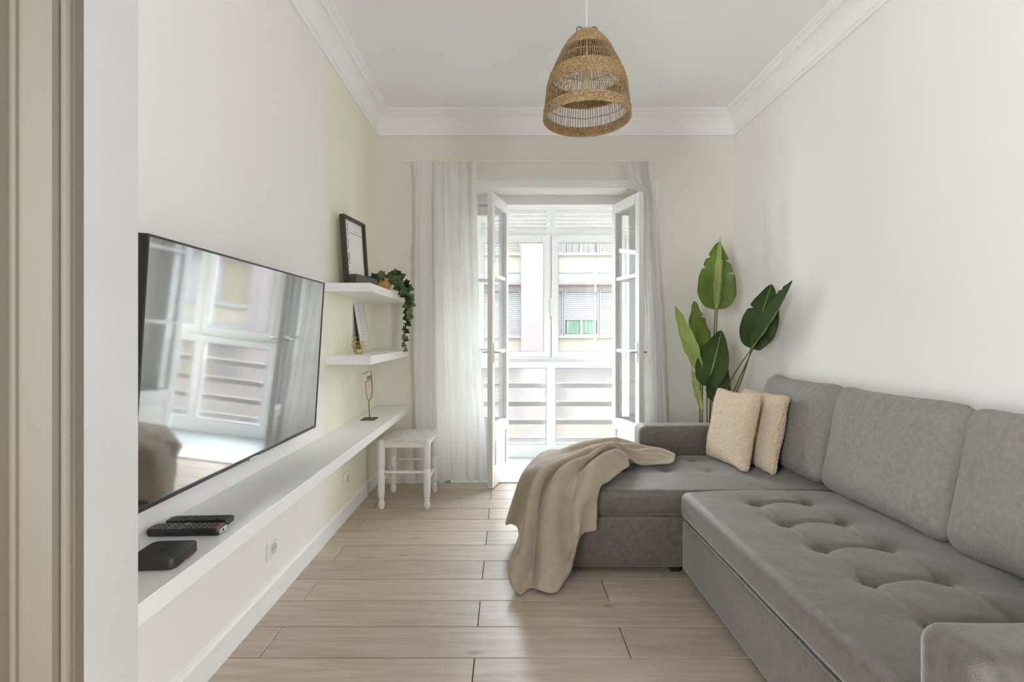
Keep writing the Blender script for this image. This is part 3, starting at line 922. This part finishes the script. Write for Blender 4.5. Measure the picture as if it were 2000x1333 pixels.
# ---- set-top box and remotes on the low shelf
ZS = 0.623
bx = thing('media_box', 'flat black rounded media box on the low shelf by the doorway', 'media box', (-0.872, 1.262, ZS), (0, 0, math.radians(4)))
def rsq(h, r_, n=6):
    p = []
    for cx, cy, a0 in ((h-r_, h-r_, 0), (-h+r_, h-r_, PI/2), (-h+r_, -h+r_, PI), (h-r_, -h+r_, 1.5*PI)):
        for k in range(n + 1):
            a = a0 + PI/2*k/n; p.append((cx + r_*math.cos(a), cy + r_*math.sin(a)))
    return p
mb = MB(); rows = []
for sc_, z_ in ((0.90, 0.0), (0.94, 0.0015), (1.0, 0.006), (1.0, 0.0265), (0.985, 0.0285)):
    rows.append([(x_*sc_, y_*sc_, z_) for x_, y_ in rsq(0.058, 0.019)])
vs = mb.grid(rows, closed_v=True)
mb.bm.faces.new(vs[-1]); mb.bm.faces.new(vs[0])
mb.build('body', mat('media_box_black', (0.022, 0.021, 0.020), 0.5), bx, local=True, smooth=True, ang=35)
mb = MB()
for x0_, x1_, y0_, y1_ in ((-.012, -.009, -.007, .007), (-.012, -.001, .004, .007), (-.0035, -.001, -.007, .004), (-.0075, -.0055, -.007, .001), (.003, .006, -.007, .007)):
    mb.box(x0_, x1_, y0_, y1_, 0.0284, 0.0288)
mb.build('logo', mat('logo_black', (0.008, 0.008, 0.008), 0.25), bx, local=True)
MB().box(0.0565, 0.0585, -0.012, -0.006, 0.004, 0.006).build('status_light', M_led, bx, local=True)

def remote(loc, rz, L_, W_, H_, label, style):
    t_ = thing('remote_control', label, 'remote', loc, (0, 0, rz), 'remote controls on the low shelf')
    mb = MB(); rows = []
    prof_ = [(-W_/2*.8, 0), (-W_/2, H_*.35), (-W_/2, H_*.75), (-W_/2*.9, H_), (W_/2*.9, H_), (W_/2, H_*.75), (W_/2, H_*.35), (W_/2*.8, 0)]
    for x_, k in ((-L_/2, .6), (-L_/2 + .004, .85), (-L_/2 + .012, 1), (L_/2 - .012, 1), (L_/2 - .004, .93), (L_/2, .8)):
        rows.append([(x_, a*k, H_*.02 + b_*(k*.3 + .7)) for a, b_ in prof_])
    vs = mb.grid(rows, closed_v=True); mb.bm.faces.new(vs[0]); mb.bm.faces.new(vs[-1])
    mb.build('body', M_black, t_, local=True, smooth=True, ang=30)
    grey, red, grn = MB(), MB(), MB()
    nx = 13 if style == 'a' else 12
    for i in range(nx):
        for j in range(3):
            x_ = -L_/2 + 0.018 + (L_ - 0.036) * i / (nx - 1)
            y_ = (j - 1) * W_ * 0.28
            b_ = grey
            if i == nx - 1: b_ = red if j == 1 else grey
            if style == 'a' and i == 3: b_ = grn
            if style == 'a' and i == nx - 1: b_ = red
            b_.box(x_ - .0032, x_ + .0032, y_ - W_*.065, y_ + W_*.065, H_, H_ + .002)
    if style == 'a':
        grey.box(-.016, -.004, -W_*.42, -W_*.22, H_, H_ + .003); grey.box(-.012, .006, W_*.1, W_*.36, H_, H_ + .003)
    grey.build('buttons', mat('button_mid', (0.2, 0.2, 0.19), .5) if style == 'a' else mat('button_dark', (0.10, 0.10, 0.10), .5), t_, local=True)
    red.build('power_button', M_red if style == 'a' else MATS['button_dark'], t_, local=True)
    if style == 'a': grn.build('colour_buttons', M_btng, t_, local=True)
    else: grn.bm.free()
    if style == 'a':
        mb = MB().box(L_/2 - .001, L_/2 + .001, -W_*.36, W_*.36, H_*.1, H_*.82, bev=0.0008, seg=1)
        mb.build('end_cap', M_chrome, t_, local=True)
        MB().tube([(L_/2, 0, H_*.5), (L_/2 + .002, 0, H_*.5)], H_*.18, 10).build('emitter', M_black, t_, local=True)
remote((-0.926, 1.437, ZS), math.radians(2), 0.205, 0.052, 0.021, 'thicker black remote with a silver end, behind the media box', 'a')
remote((-0.936, 1.515, ZS), math.radians(3), 0.185, 0.046, 0.016, 'slim black remote nearest the wall, farthest from the doorway', 'b')

# ---- framed print on the upper shelf
fr = thing('picture_frame', 'dark wood framed print with vertical lettering on the upper shelf', 'picture', (-0.949, 3.148, 1.4975), (math.radians(-4), 0, math.radians(81.5)))
fw, fh = 0.150, 0.432
mb = MB(); b_ = 0.017
mb.box(-fw, -fw + b_, -0.016, 0.016, 0, fh); mb.box(fw - b_, fw, -0.016, 0.016, 0, fh)
mb.box(-fw + b_, fw - b_, -0.016, 0.016, fh - b_, fh); mb.box(-fw + b_, fw - b_, -0.016, 0.016, 0, b_)
mb.build('frame', M_darkwood, fr, local=True)
pr = MB().box(-fw + b_, fw - b_, 0.004, 0.012, b_, fh - b_).build('print', M_paper, fr, local=True)
mb = MB(); yb0, yb1 = 0.0032, 0.0040; lx = -fw + b_ + .012
def stroke(x0_, x1_, z0_, z1_, w_=.0045):
    a = Vector((x0_, 0, z0_)); b = Vector((x1_, 0, z1_)); d = (b - a).normalized(); n = Vector((-d.z, 0, d.x)) * w_ / 2
    vs = [a + n, b + n, b - n, a - n]
    mb.prism([(v.x, v.z) for v in vs], 'y', yb0, yb1)
def letter(ch, z0_, h_=.07, w_=.048):
    z1_ = z0_ + h_; x0_, x1_ = lx, lx + w_
    if ch == 'H':
        stroke(x0_, x0_, z0_, z1_); stroke(x1_, x1_, z0_, z1_); stroke(x0_, x1_, z0_ + h_/2, z0_ + h_/2, .003)
        for x_ in (x0_, x1_):
            for z_ in (z0_, z1_): stroke(x_ - .009, x_ + .009, z_, z_, .003)
    if ch == 'O':
        n = 28
        for k in range(n):
            a0, a1 = 2*PI*k/n, 2*PI*(k+1)/n
            stroke((x0_+x1_)/2 + w_/2*math.cos(a0), (x0_+x1_)/2 + w_/2*math.cos(a1), z0_ + h_/2 + h_/2*math.sin(a0), z0_ + h_/2 + h_/2*math.sin(a1), .003 + .002*abs(math.cos(a0)))
    if ch == 'M':
        stroke(x0_, x0_, z0_, z1_, .003); stroke(x1_, x1_, z0_, z1_); stroke(x0_, (x0_+x1_)/2, z1_, z0_); stroke((x0_+x1_)/2, x1_, z0_, z1_, .003)
        for x_ in (x0_, x1_): stroke(x_ - .008, x_ + .008, z0_, z0_, .003)
    if ch == 'E':
        stroke(x0_, x0_, z0_, z1_)
        for z_ in (z0_, z0_ + h_/2, z1_): stroke(x0_ - .006, x1_, z_, z_, .003)
for k, ch in enumerate('HOME'):
    letter(ch, 0.318 - 0.089*k)
stroke(lx + .075, fw - b_ - .01, 0.340, 0.340, .003)
mb.build('lettering', M_ink, pr, local=True)
mb = MB()
for k in range(5): stroke(0.01 + k*.017, 0.02 + k*.017, 0.355 + .003*(k % 2), 0.362 - .003*(k % 2), .0025)
stroke(0.005, 0.06, 0.353, 0.353, .0015)
mb.build('small_script', M_greyink, pr, local=True)
# block the frame stands behind
o = MB().box(-0.145, 0.165, -0.024, 0.024, 0, 0.066, bev=0.003).build('frame_block', M_darkwood, None, local=True)
tag(o, 'dark wood block in front of the framed print on the upper shelf', 'wood block')
o.location = (-0.905, 3.125, 1.4965); o.rotation_euler = (0, 0, math.radians(81.5))

# ---- plaque with writing lines on the middle shelf
pq = thing('leaning_plaque', 'pale deckle-edged plaque leaning behind the gold candle holder', 'plaque', (-0.985, 3.50, 1.0735), (math.radians(-9.5), 0, math.radians(90)))
n = 24; pw_, phh = 0.115, 0.352
poly = []
for k in range(n): poly.append((pw_ + 0.004*noise.noise(Vector((k*.9, 3, 1))), phh*k/n))
for k in range(8): poly.append((pw_ - 2*pw_*k/8, phh + 0.003*noise.noise(Vector((k*1.1, 9, 1)))))
for k in range(n): poly.append((-pw_, phh - phh*k/n))
for k in range(4): poly.append((-pw_ + 2*pw_*k/4*0.99, 0))
MB().prism(poly, 'y', -0.004, 0.004).build('sheet', mat('plaque_paper', (0.72, 0.71, 0.68), 0.8, var=0.04, vscale=10), pq, local=True)
mb = MB()
for k in range(14):
    z_ = 0.045 + 0.02*k; L_ = 0.05 + 0.05*abs(noise.noise(Vector((k*1.7, 0, 0))))
    mb.box(-0.07, -0.07 + L_, -0.0046, -0.004, z_, z_ + 0.0025)
for k in range(22):
    z_ = 0.02 + 0.0145*k; xx = 0.085 + 0.006*noise.noise(Vector((k*.8, 4, 0)))
    mb.box(xx - .0015, xx + .0015, -0.0046, -0.004, z_, z_ + .0125)
mb.build('faint_print', M_greyink, pq, local=True)
MB().box(-pw_, pw_ - .004, 0.004, 0.010, 0.0, phh - .002).build('backing_board', M_darkwood, pq, local=True)

# ---- candle holder
ch = thing('candle_holder', 'small gold wire geometric candle holder on the middle shelf', 'candle holder', (-0.940, 3.155, 1.073))
def hexp(r_, z_, off=0): return [Vector((r_*math.cos(PI/3*k + off), r_*math.sin(PI/3*k + off), z_)) for k in range(6)]
lv = [hexp(0.030, 0.003, .3), hexp(0.049, 0.050, .3), hexp(0.044, 0.078, .3), hexp(0.030, 0.108, .3)]
mb = MB()
for ring in lv:
    for k in range(6): mb.tube([ring[k], ring[(k+1) % 6]], 0.0015, 6)
for a, b in zip(lv, lv[1:]):
    for k in range(6): mb.tube([a[k], b[k]], 0.0015, 6)
mb.build('wire_cage', M_gold, ch, local=True, smooth=True, ang=40)
MB().lathe([(0.001, 0.003), (0.028, 0.003), (0.030, 0.010), (0.031, 0.085), (0.0295, 0.085), (0.0285, 0.012), (0.001, 0.010)], 24, cap=False).build('glass_cup', M_amber, ch, local=True, smooth=True, ang=40)
MB().lathe([(0.001, 0.011), (0.020, 0.011), (0.020, 0.030), (0.001, 0.030)], 20, cap=False).build('candle', M_wax, ch, local=True, smooth=True, ang=40)
MB().tube([(0, 0, 0.03), (0.001, 0, 0.04)], 0.001, 5).build('wick', M_ink, ch, local=True)

# ---- wire figure on the low shelf
wf_ = thing('wire_figure', 'thin dark wire figure with a pink body on a square base', 'sculpture', (-0.933, 3.37, ZS))
MB().box(-0.047, 0.047, -0.060, 0.060, 0, 0.003).build('base', M_iron, wf_, local=True)
def C(x_, y_): 
    v = P(690 + .09*x_, 715 + .09*y_, 3.35); return Vector((v.x + 0.933, 3.35 - 3.37, v.z - ZS))
base = C(350, 1180); base.z = 0.002
mb = MB()
mb.tube(catmull([base, C(348, 1000), C(340, 775), C(385, 700), C(405, 620), C(412, 480), C(400, 350), C(392, 225)], 40), 0.0028, 6)
mb.tube([C(392, 225), C(386, 100), C(290, 145), C(200, 182)], 0.0024, 6)
mb.tube(catmull([C(340, 775), C(300, 690), C(278, 560), C(266, 350)], 20), 0.0026, 6)
mb.tube([C(266, 350), C(330, 325)], 0.0026, 6)
mb.tube(catmull([C(330, 325), C(305, 270), C(318, 232), C(395, 215)], 14), 0.0026, 6)
mb.tube(catmull([C(335, 235), C(340, 290), C(358, 290), C(360, 235)], 12), 0.0022, 6)
mb.build('wire_outline', M_iron, wf_, local=True, smooth=True)
pts = [C(270, 352), C(330, 330), C(372, 360), C(376, 600), C(365, 700), C(340, 770), C(302, 690), C(280, 560)]
mb = MB().prism([(p.x, p.z) for p in pts], 'y', -0.0215, -0.0185); mb.build('body_card', M_pink, wf_, local=True)
mb = MB()
for k in range(6): mb.tube([C(285, 400 + 55*k), C(325, 410 + 55*k), C(370, 395 + 55*k)], 0.0009, 5)
mb.build('thread', mat('thread_brown', (0.4, 0.25, 0.2), .8), wf_, local=True)

# ---- ivy on the upper shelf
iv = thing('ivy_plant', 'trailing ivy in a small woven basket at the end of the upper shelf', 'plant', (-0.868, 3.44, 1.496))
mb = MB()
for k in range(9):
    rr = 0.052 + 0.008*math.sin(PI*k/8); z_ = 0.006 + k*0.0095
    mb.tube([(rr*math.cos(2*PI*j/28), rr*math.sin(2*PI*j/28), z_ + .001*math.sin(j*9 + k)) for j in range(28)], 0.0062, 6, closed=True)
mb.lathe([(0.001, 0.002), (0.053, 0.002), (0.054, 0.085), (0.050, 0.085), (0.048, 0.07), (0.001, 0.07)], 24, cap=False)
mb.build('basket', M_basket, iv, local=True, smooth=True)
lobe = [(0, -0.02), (0.25, -0.22), (0.62, -0.30), (0.48, 0.02), (0.80, 0.30), (0.38, 0.42), (0.32, 0.62), (0, 1.0)]
ivm = bmesh.new()
outl = lobe + [(-x_, y_) for x_, y_ in reversed(lobe[1:-1])]
cz = ivm.verts.new((0, 0.28, -0.06))
ov = [ivm.verts.new((x_, y_, 0.10*abs(x_) - 0.12*max(0, y_ - .5))) for x_, y_ in outl]
for k in range(len(ov)): ivm.faces.new((cz, ov[k], ov[(k+1) % len(ov)]))
ext = bmesh.ops.solidify(ivm, geom=ivm.faces[:], thickness=0.025)
ivmesh = bpy.data.meshes.new('ivy_leaf'); ivm.to_mesh(ivmesh); ivm.free(); ivmesh.materials.append(M_ivy)
def ivy_leaf(p, d, nrm, sz):
    d = Vector(d).normalized(); nrm = Vector(nrm); nrm = (nrm - d*nrm.dot(d)).normalized()
    xax = d.cross(nrm).normalized()
    o = bpy.data.objects.new('leaf', ivmesh); COL.objects.link(o); o.parent = iv
    mtx = Matrix((xax, d, nrm)).transposed().to_4x4()
    o.matrix_local = Matrix.Translation(Vector(p)) @ mtx @ Matrix.Scale(sz, 4)
rnd = random.Random(5)
def IVP(px, py, Y):
    v = P(px, py, Y); return Vector((v.x + 0.868, v.y - 3.44, v.z - 1.496))
vines = [
 [(755,545,3.44),(770,535,3.50),(785,545,3.60),(797,562,3.68),(801,585,3.70),(798,610,3.72),(793,640,3.72),(791,665,3.74),(790,688,3.75)],
 [(758,545,3.42),(775,545,3.50),(786,562,3.60),(795,580,3.66),(797,600,3.68),(803,625,3.68)],
 [(752,545,3.42),(768,548,3.42),(780,560,3.48),(787,574,3.55)],
 [(748,545,3.40),(742,535,3.36),(737,548,3.34)],
]
mb = MB()
vl = []
for v in vines:
    pts = catmull([IVP(*p) for p in v], 40); vl.append(pts); mb.tube(pts, 0.0018, 5)
mb.build('vine', M_vine, iv, local=True, smooth=True)
toc = Vector((0.35, -1, 0.25))
for k in range(20):                                   # crown over the basket
    a = rnd.uniform(0, 2*PI); rr = rnd.uniform(0.005, 0.065)
    p = Vector((rr*math.cos(a), rr*math.sin(a), 0.085 + rnd.uniform(-.015, .035) * (1 - rr/.09)))
    d = Vector((math.cos(a), math.sin(a)*.6, rnd.uniform(-.5, .9)))
    ivy_leaf(p, d, toc + Vector((rnd.uniform(-.6, .6), rnd.uniform(-.3, .5), rnd.uniform(-.2, .9))), rnd.uniform(.032, .046))
for vi, cnt in ((0, 24), (1, 11), (2, 7), (3, 3)):
    pts = vl[vi]
    for k in range(cnt):
        i = int((k + .5) / cnt * 39); sd = 1 if k % 2 else -1
        sz = (.050 if i < 26 else .045) * rnd.uniform(.85, 1.1) * (1 - 0.35*(vi == 0)*max(0, i - 24)/15)
        d = Vector((sd*rnd.uniform(.5, 1.0), rnd.uniform(-.3, .2), rnd.uniform(-.75, -.1)))
        if i < 12: d.z += .5
        ivy_leaf(pts[i] + Vector((0, -.004, 0)), d, toc + Vector((rnd.uniform(-.4, .4), 0, rnd.uniform(-.2, .4))), sz)

# ================================================================== STOOL
st = thing('stool', 'white painted stool with woven rush seat in the corner by the curtain', 'stool', (-0.707, 3.60, 0))
lp = [(0.001, 0), (0.017, 0), (0.020, 0.012), (0.023, 0.03), (0.020, 0.048), (0.015, 0.056), (0.019, 0.062), (0.0155, 0.068), (0.021, 0.080), (0.0235, 0.12),
      (0.0245, 0.20), (0.024, 0.268), (0.021, 0.272), (0.021, 0.277), (0.0245, 0.281), (0.025, 0.36), (0.0245, 0.462), (0.019, 0.472), (0.001, 0.474)]
hx, hy = 0.157, 0.180
for sx_ in (-1, 1):
    for sy_ in (-1, 1):
        MB().lathe(lp, 16, (sx_*hx, sy_*hy, 0), cap=False).build('leg', M_stool, st, local=True, smooth=True, ang=50)
for sx_ in (-1, 1):
    mb = MB(); mb.rbox((sx_*hx, 0, 0.437), (0.026, 2*hy - .03, 0.040), 0.008, (2, 3, 2)); mb.build('seat_rail', M_stool, st, local=True, smooth=True)
    MB().tube([(sx_*hx, -hy, 0.185), (sx_*hx, -hy*.5, 0.185), (sx_*hx, hy*.5, 0.185), (sx_*hx, hy, 0.185)], [.007, .010, .010, .007], 10).build('stretcher', M_stool, st, local=True, smooth=True)
for sy_ in (-1, 1):
    mb = MB(); mb.rbox((0, sy_*hy, 0.437), (2*hx - .03, 0.026, 0.040), 0.008, (3, 2, 2)); mb.build('seat_rail', M_stool, st, local=True, smooth=True)
    for z_ in (0.248,):
        MB().tube([(-hx, sy_*hy, z_), (-hx*.5, sy_*hy, z_), (hx*.5, sy_*hy, z_), (hx, sy_*hy, z_)], [.007, .010, .010, .007], 10).build('stretcher', M_stool, st, local=True, smooth=True)
mb = MB(); nr = 16
for k in range(nr):
    f_ = 1 - k/nr; ax_, ay_ = (hx + .014)*f_, (hy + .014)*f_
    z_ = 0.464 + 0.012*(1 - f_)**0.5 if k else 0.460
    pts = []
    for (xa, ya_), (xb, yb_) in (((-ax_, -ay_), (ax_, -ay_)), ((ax_, -ay_), (ax_, ay_)), ((ax_, ay_), (-ax_, ay_)), ((-ax_, ay_), (-ax_, -ay_))):
        for q in range(6):
            t_ = q/6; pts.append((xa + (xb-xa)*t_, ya_ + (yb_-ya_)*t_, z_ + .0016*math.sin(q*2.1 + k*1.7)))
    mb.tube(pts, 0.0066, 6, closed=True)
mb.box(-hx, hx, -hy, hy, 0.448, 0.462)
so_ = mb.build('woven_seat', M_rush, st, local=True, smooth=True)

# ================================================================== PENDANT LAMP
LX, LY = 0.394, 2.45
lamp = thing('pendant_lamp', 'woven rattan bell pendant lamp hanging from the ceiling', 'lamp', (LX, LY, 2.26))
pf = [(2.69, .030), (2.675, .055), (2.655, .078), (2.637, .094), (2.61, .112), (2.584, .127), (2.53, .154), (2.478, .177), (2.425, .192), (2.37, .201), (2.32, .207), (2.26, .209)]
def rad(z_):
    for (za, ra_), (zb, rb_) in zip(pf, pf[1:]):
        if zb <= z_ <= za: return rb_ + (ra_ - rb_)*(z_ - zb)/(za - zb)
    return pf[-1][1] if z_ < 2.26 else pf[0][1]
bands = [(2.582, 2.692), (2.400, 2.482), (2.258, 2.302)]
rl = random.Random(3)
for bi, (za, zb) in enumerate(bands):
    mb = MB(); z_ = za + .004; row_ = 0
    while z_ < zb:
        row_ += 1
        ph = rl.uniform(0, 6); R_ = rad(z_) 
        nn = 72
        pts = []
        for j in range(nn):
            a = 2*PI*j/nn
            rr = R_ + 0.0034*math.sin(36*a + PI*(row_ % 2)) + .001*noise.noise(Vector((math.cos(a)*4, math.sin(a)*4, z_*40)))
            pts.append((LX + rr*math.cos(a), LY + rr*math.sin(a), z_ + .0012*noise.noise(Vector((math.cos(a)*5 + ph, math.sin(a)*5, z_*30)))))
        mb.tube(pts, 0.0054 if bi < 2 else 0.0064, 5, closed=True); z_ += 0.0098
    mb.build('woven_band', M_wicker, lamp, smooth=True)
mb = MB()
for j in range(100):
    a = 2*PI*j/100 + rl.uniform(-.012, .012)
    pts = []
    for k in range(26):
        z_ = 2.262 + (2.685 - 2.262)*k/25
        aa = a + .01*noise.noise(Vector((j*3.3, z_*8, 0)))
        R_ = rad(z_) + .0008; pts.append((LX + R_*math.cos(aa), LY + R_*math.sin(aa), z_))
    mb.tube(pts, 0.0019, 4, caps=False)
mb.build('rattan_rods', M_wicker, lamp, smooth=True)
for z_ in (2.352, 2.532):
    MB().tube([(LX + rad(z_)*math.cos(2*PI*j/60), LY + rad(z_)*math.sin(2*PI*j/60), z_ + .002*math.sin(j*.8)) for j in range(60)], 0.0022, 5, closed=True).build('twine_ring', M_wicker, lamp, smooth=True)
mb = MB()
for a in (0.2, 2.3, 4.4):
    mb.tube([(LX, LY, 2.60), (LX + rad(2.59)*math.cos(a), LY + rad(2.59)*math.sin(a), 2.59)], 0.0018, 5)
for sg in (-1, 1):
    mb.tube(catmull([(LX + sg*.004, LY, 2.690), (LX + sg*.030, LY - .004, 2.712), (LX + sg*.050, LY - .004, 2.708), (LX + sg*.038, LY, 2.688), (LX + sg*-.010, LY, 2.700)], 20), 0.0032, 5)
mb.build('top_tie', M_wickerw, lamp, smooth=True)
MB().tube([(LX, LY, 2.52), (LX, LY, ZC - .03)], 0.0042, 6).build('cord', M_cord, lamp, smooth=True)
MB().lathe([(0.001, ZC - .035), (0.03, ZC - .033), (0.05, ZC - .015), (0.052, ZC), (0.001, ZC)], 24, (LX, LY, 0), cap=False).build('ceiling_rose', M_white, lamp, smooth=True, ang=40)
MB().lathe([(0.001, 2.535), (0.012, 2.535), (0.021, 2.525), (0.021, 2.462), (0.001, 2.462)], 20, (LX, LY, 0), cap=False).build('lamp_holder', mat('holder_cream', (0.72, 0.60, 0.47), .5), lamp, smooth=True, ang=40)
bp_ = [(0.001, 2.360)]
for k in range(1, 11):
    a = PI*.72*k/10; bp_.append((0.034*math.sin(a), 2.394 - 0.034*math.cos(a)))
bp_ += [(0.016, 2.442), (0.014, 2.464)]
MB().lathe(bp_, 24, (LX, LY, 0), cap=False).build('bulb', M_bulb, lamp, smooth=True)

# ================================================================== CURTAINS AND ROD
rod = MB().tube([(-0.815, 3.925, 2.570), (0.2, 3.925, 2.570), (1.158, 3.925, 2.570)], 0.006, 8)
ro = rod.build('curtain_rod', M_white, None, origin=(0.17, 3.925, 2.57), smooth=True, ang=40)
tag(ro, 'thin white curtain rod across the balcony door wall', 'curtain rod')
for x in (-0.79, 1.13):
    MB().tube([(x, 3.925, 2.57), (x, YB, 2.57)], 0.005, 6).build('rod_bracket', M_white, ro)
def curtain(edges, nf, amp, label, y0_, seed, ztop=2.582):
    """edges: list of (z, xl, xr)"""
    zs = [ztop - (ztop - edges[-1][0])*i/70 for i in range(71)]
    def ed(z_):
        for (za, la, ra_), (zb, lb, rb_) in zip(edges, edges[1:]):
            if zb <= z_ <= za:
                t_ = (za - z_)/(za - zb); t_ = t_*t_*(3 - 2*t_) if False else t_
                return la + (lb - la)*t_, ra_ + (rb_ - ra_)*t_
        return edges[-1][1:]
    rows = []
    nu = nf*14
    for z_ in zs:
        l_, r_ = ed(min(z_, edges[0][0])); row = []
        dep = (ztop - z_)
        for j in range(nu + 1):
            u = j/nu
            w_ = noise.noise(Vector((u*3 + seed, dep*0.35, 0)))
            ph = 2*PI*(nf*u + 0.55*w_ + 0.25*math.sin(u*4.7 + seed))
            k = min(1, dep/0.25)
            a_ = amp*(0.35 + 0.65*k)*(0.75 + 0.5*noise.noise(Vector((u*5, seed, dep*.3))))
            fine = 0.006*math.sin(ph*3.1 + 2*noise.noise(Vector((u*9, dep, seed))))*(1 if dep > .05 else 1.2)
            x_ = l_ + (r_ - l_)*(u + 0.018*math.sin(ph*1.0 + 1)*k)
            row.append((x_, y0_ + a_*math.sin(ph) + fine, z_))
        rows.append(row)
    mb = MB(); mb.grid(rows)
    o = mb.build('curtain', M_curt, None, origin=((edges[0][1] + edges[0][2])/2, y0_, edges[-1][0]), smooth=True)
    tag(o, label, 'curtain', 'sheer white curtains')
    return o
c1 = curtain([(2.6, -0.738, -0.245), (2.0, -0.738, -0.240), (1.0, -0.750, -0.205), (0.30, -0.735, -0.17), (0.045, -0.72, -0.165)], 5, 0.034,
        'wide sheer white curtain left of the balcony door above the stool', 3.925, 2.0)
c2_ = curtain([(2.6, 0.912, 1.155), (2.45, 0.945, 1.16), (2.30, 1.05, 1.17), (1.9, 1.08, 1.19), (1.2, 1.09, 1.24), (0.05, 1.095, 1.29)], 5, 0.020,
        'gathered sheer white curtain pushed aside behind the right door leaf', 3.925, 9.0)

# ================================================================== CORNER PLANT
PX, PY = 1.46, 3.64
pl = thing('corner_plant', 'tall artificial plant with broad green banana leaves in the corner', 'plant', (PX, PY, 0))
MB().lathe([(0.001, 0), (0.09, 0), (0.10, 0.01), (0.125, 0.26), (0.13, 0.27), (0.118, 0.27), (0.112, 0.24), (0.001, 0.24)], 28, (PX, PY, 0), cap=False).build('pot', M_pot, pl, smooth=True, ang=40)
MB().lathe([(0.001, 0.245), (0.111, 0.238)], 20, (PX, PY, 0), cap=False).build('soil', M_soil, pl)
def bleaf(base, tip, width, nrm, fold, m, bend=0.03, notches=(), asym=1.0, shape=0.9, rib=M_leafl):
    base, tip = Vector(base), Vector(tip); nrm = Vector(nrm).normalized()
    ax_ = (tip - base); L_ = ax_.length; d = ax_.normalized()
    nrm = (nrm - d*nrm.dot(d)).normalized(); ac = d.cross(nrm).normalized()
    nt_, nv_ = 44, 7
    rows = []; mid = []
    for i in range(nt_ + 1):
        t_ = i/nt_
        w_ = width*(math.sin(PI*min(1, t_**shape))**0.62)*(1 - .25*t_**3)
        if t_ > .985: w_ *= .3
        p = base + ax_*t_ + nrm*(-bend*4*t_*(1 - t_))
        mid.append(p); row = []
        for j in range(-nv_, nv_ + 1):
            v = j/nv_; ww = w_*(asym if v > 0 else 1)
            for (tn, sd, dp) in notches:
                if sd*v > 0.4 and abs(t_ - tn) < .020: ww *= 1 - dp*(1 - abs(t_ - tn)/.020)*((abs(v) - .4)/.6)
            ripple = .006*math.sin(t_*26 + j*.2)*abs(v)**2
            row.append(p + ac*(v*ww*math.cos(fold)) + nrm*(abs(v)*ww*math.sin(fold) + ripple + .35*width*v*v*0.2))
        rows.append(row)
    mb = MB(); mb.grid(rows)
    bmesh.ops.solidify(mb.bm, geom=mb.bm.faces[:], thickness=0.0012)
    o = mb.build('leaf', m, pl, smooth=True)
    MB().tube(mid, [0.0045*(1 - .75*i/nt_) for i in range(nt_ + 1)], 5).build('midrib', rib, o)
    return o
def bstem(pts, r_=.006):
    pts = catmull(pts, 24)
    MB().tube(pts, [r_*(1.25 - .5*i/23) for i in range(24)], 7).build('stem', M_stem, pl, smooth=True)
B = lambda dx, dy: Vector((PX + dx, PY + dy, 0.24))
Yp = 3.64
cv = (0, -1, 0.1)
bleaf(P(1397,606,3.66), P(1402,474,3.70), 0.142, (-.1,-1,.1), .18, M_leaf, .02, ((.78,-1,.5),(.72,1,.55),(.55,1,.45),(.62,-1,.35)), shape=.62)
bleaf(P(1401,604,3.60), P(1407,463,3.58), 0.036, (-.80,-.60,.1), .5, M_leafl, .01, shape=.8)
bleaf(P(1368,727,3.60), P(1319,597,3.50), 0.062, (-.80,-.60,.25), .25, M_leafl, .02, shape=.8)
bleaf(P(1372,715,3.66), P(1354,589,3.68), 0.115, (.45,-1,.15), .35, M_leaf, .03, ((.75,1,.4),), shape=.8)
bleaf(P(1381,756,3.56), P(1409,645,3.50), 0.120, (-.55,-1,.2), .42, M_leafd, .035, ((.5,-1,.5),), shape=.72)
bleaf(P(1398,785,3.55), P(1412,697,3.55), 0.095, (.1,-1,.1), .22, M_leafd, .02, ((.8,1,.4),), shape=.55)
bleaf(P(1468,681,3.36), P(1507,555,3.20), 0.118, (-.35,-1,.1), .30, M_leafd, .03, ((.62,-1,.5),), shape=.72)
bleaf(P(1468,681,3.36), P(1548,549,2.96), 0.085, (-.93,-.35,.45), .55, M_leafd, .02, ((.85,-1,.5),), shape=.75)
bleaf(P(1470,682,3.40), P(1500,620,3.32), 0.080, (.2,-1,-.1), .2, M_leafd, .01, shape=.6)
bleaf(P(1372,800,3.58), P(1351,716,3.56), 0.028, (-.7,-.7,.1), .4, M_leafl, .0, shape=.8)
for q, b0 in (((1397,606,3.66), (.02,.02)), ((1401,604,3.60), (.03,-.01)), ((1368,727,3.60), (-.05,.0)), ((1372,715,3.66), (-.02,.03)), ((1381,756,3.56), (-.01,-.04)), ((1398,785,3.55), (.03,-.04)), ((1372,800,3.58), (-.06,-.02))):
    e = P(*q); b0 = B(*b0)
    bstem([b0, b0.lerp(e, .35) + Vector((0, 0, .02)), b0.lerp(e, .7), e])
for q, b0 in (((1468,681,3.36), (.03,.03)), ((1468,681,3.36), (.05,0.0)), ((1470,682,3.40), (.045, .03))):
    e = P(*q); b0 = B(*b0)
    k_ = (b0.x - PX - .04) * 260
    bstem([b0, P(1410 + k_*3, 815,3.60), P(1437 + k_*4,745,3.52), e], .0055)
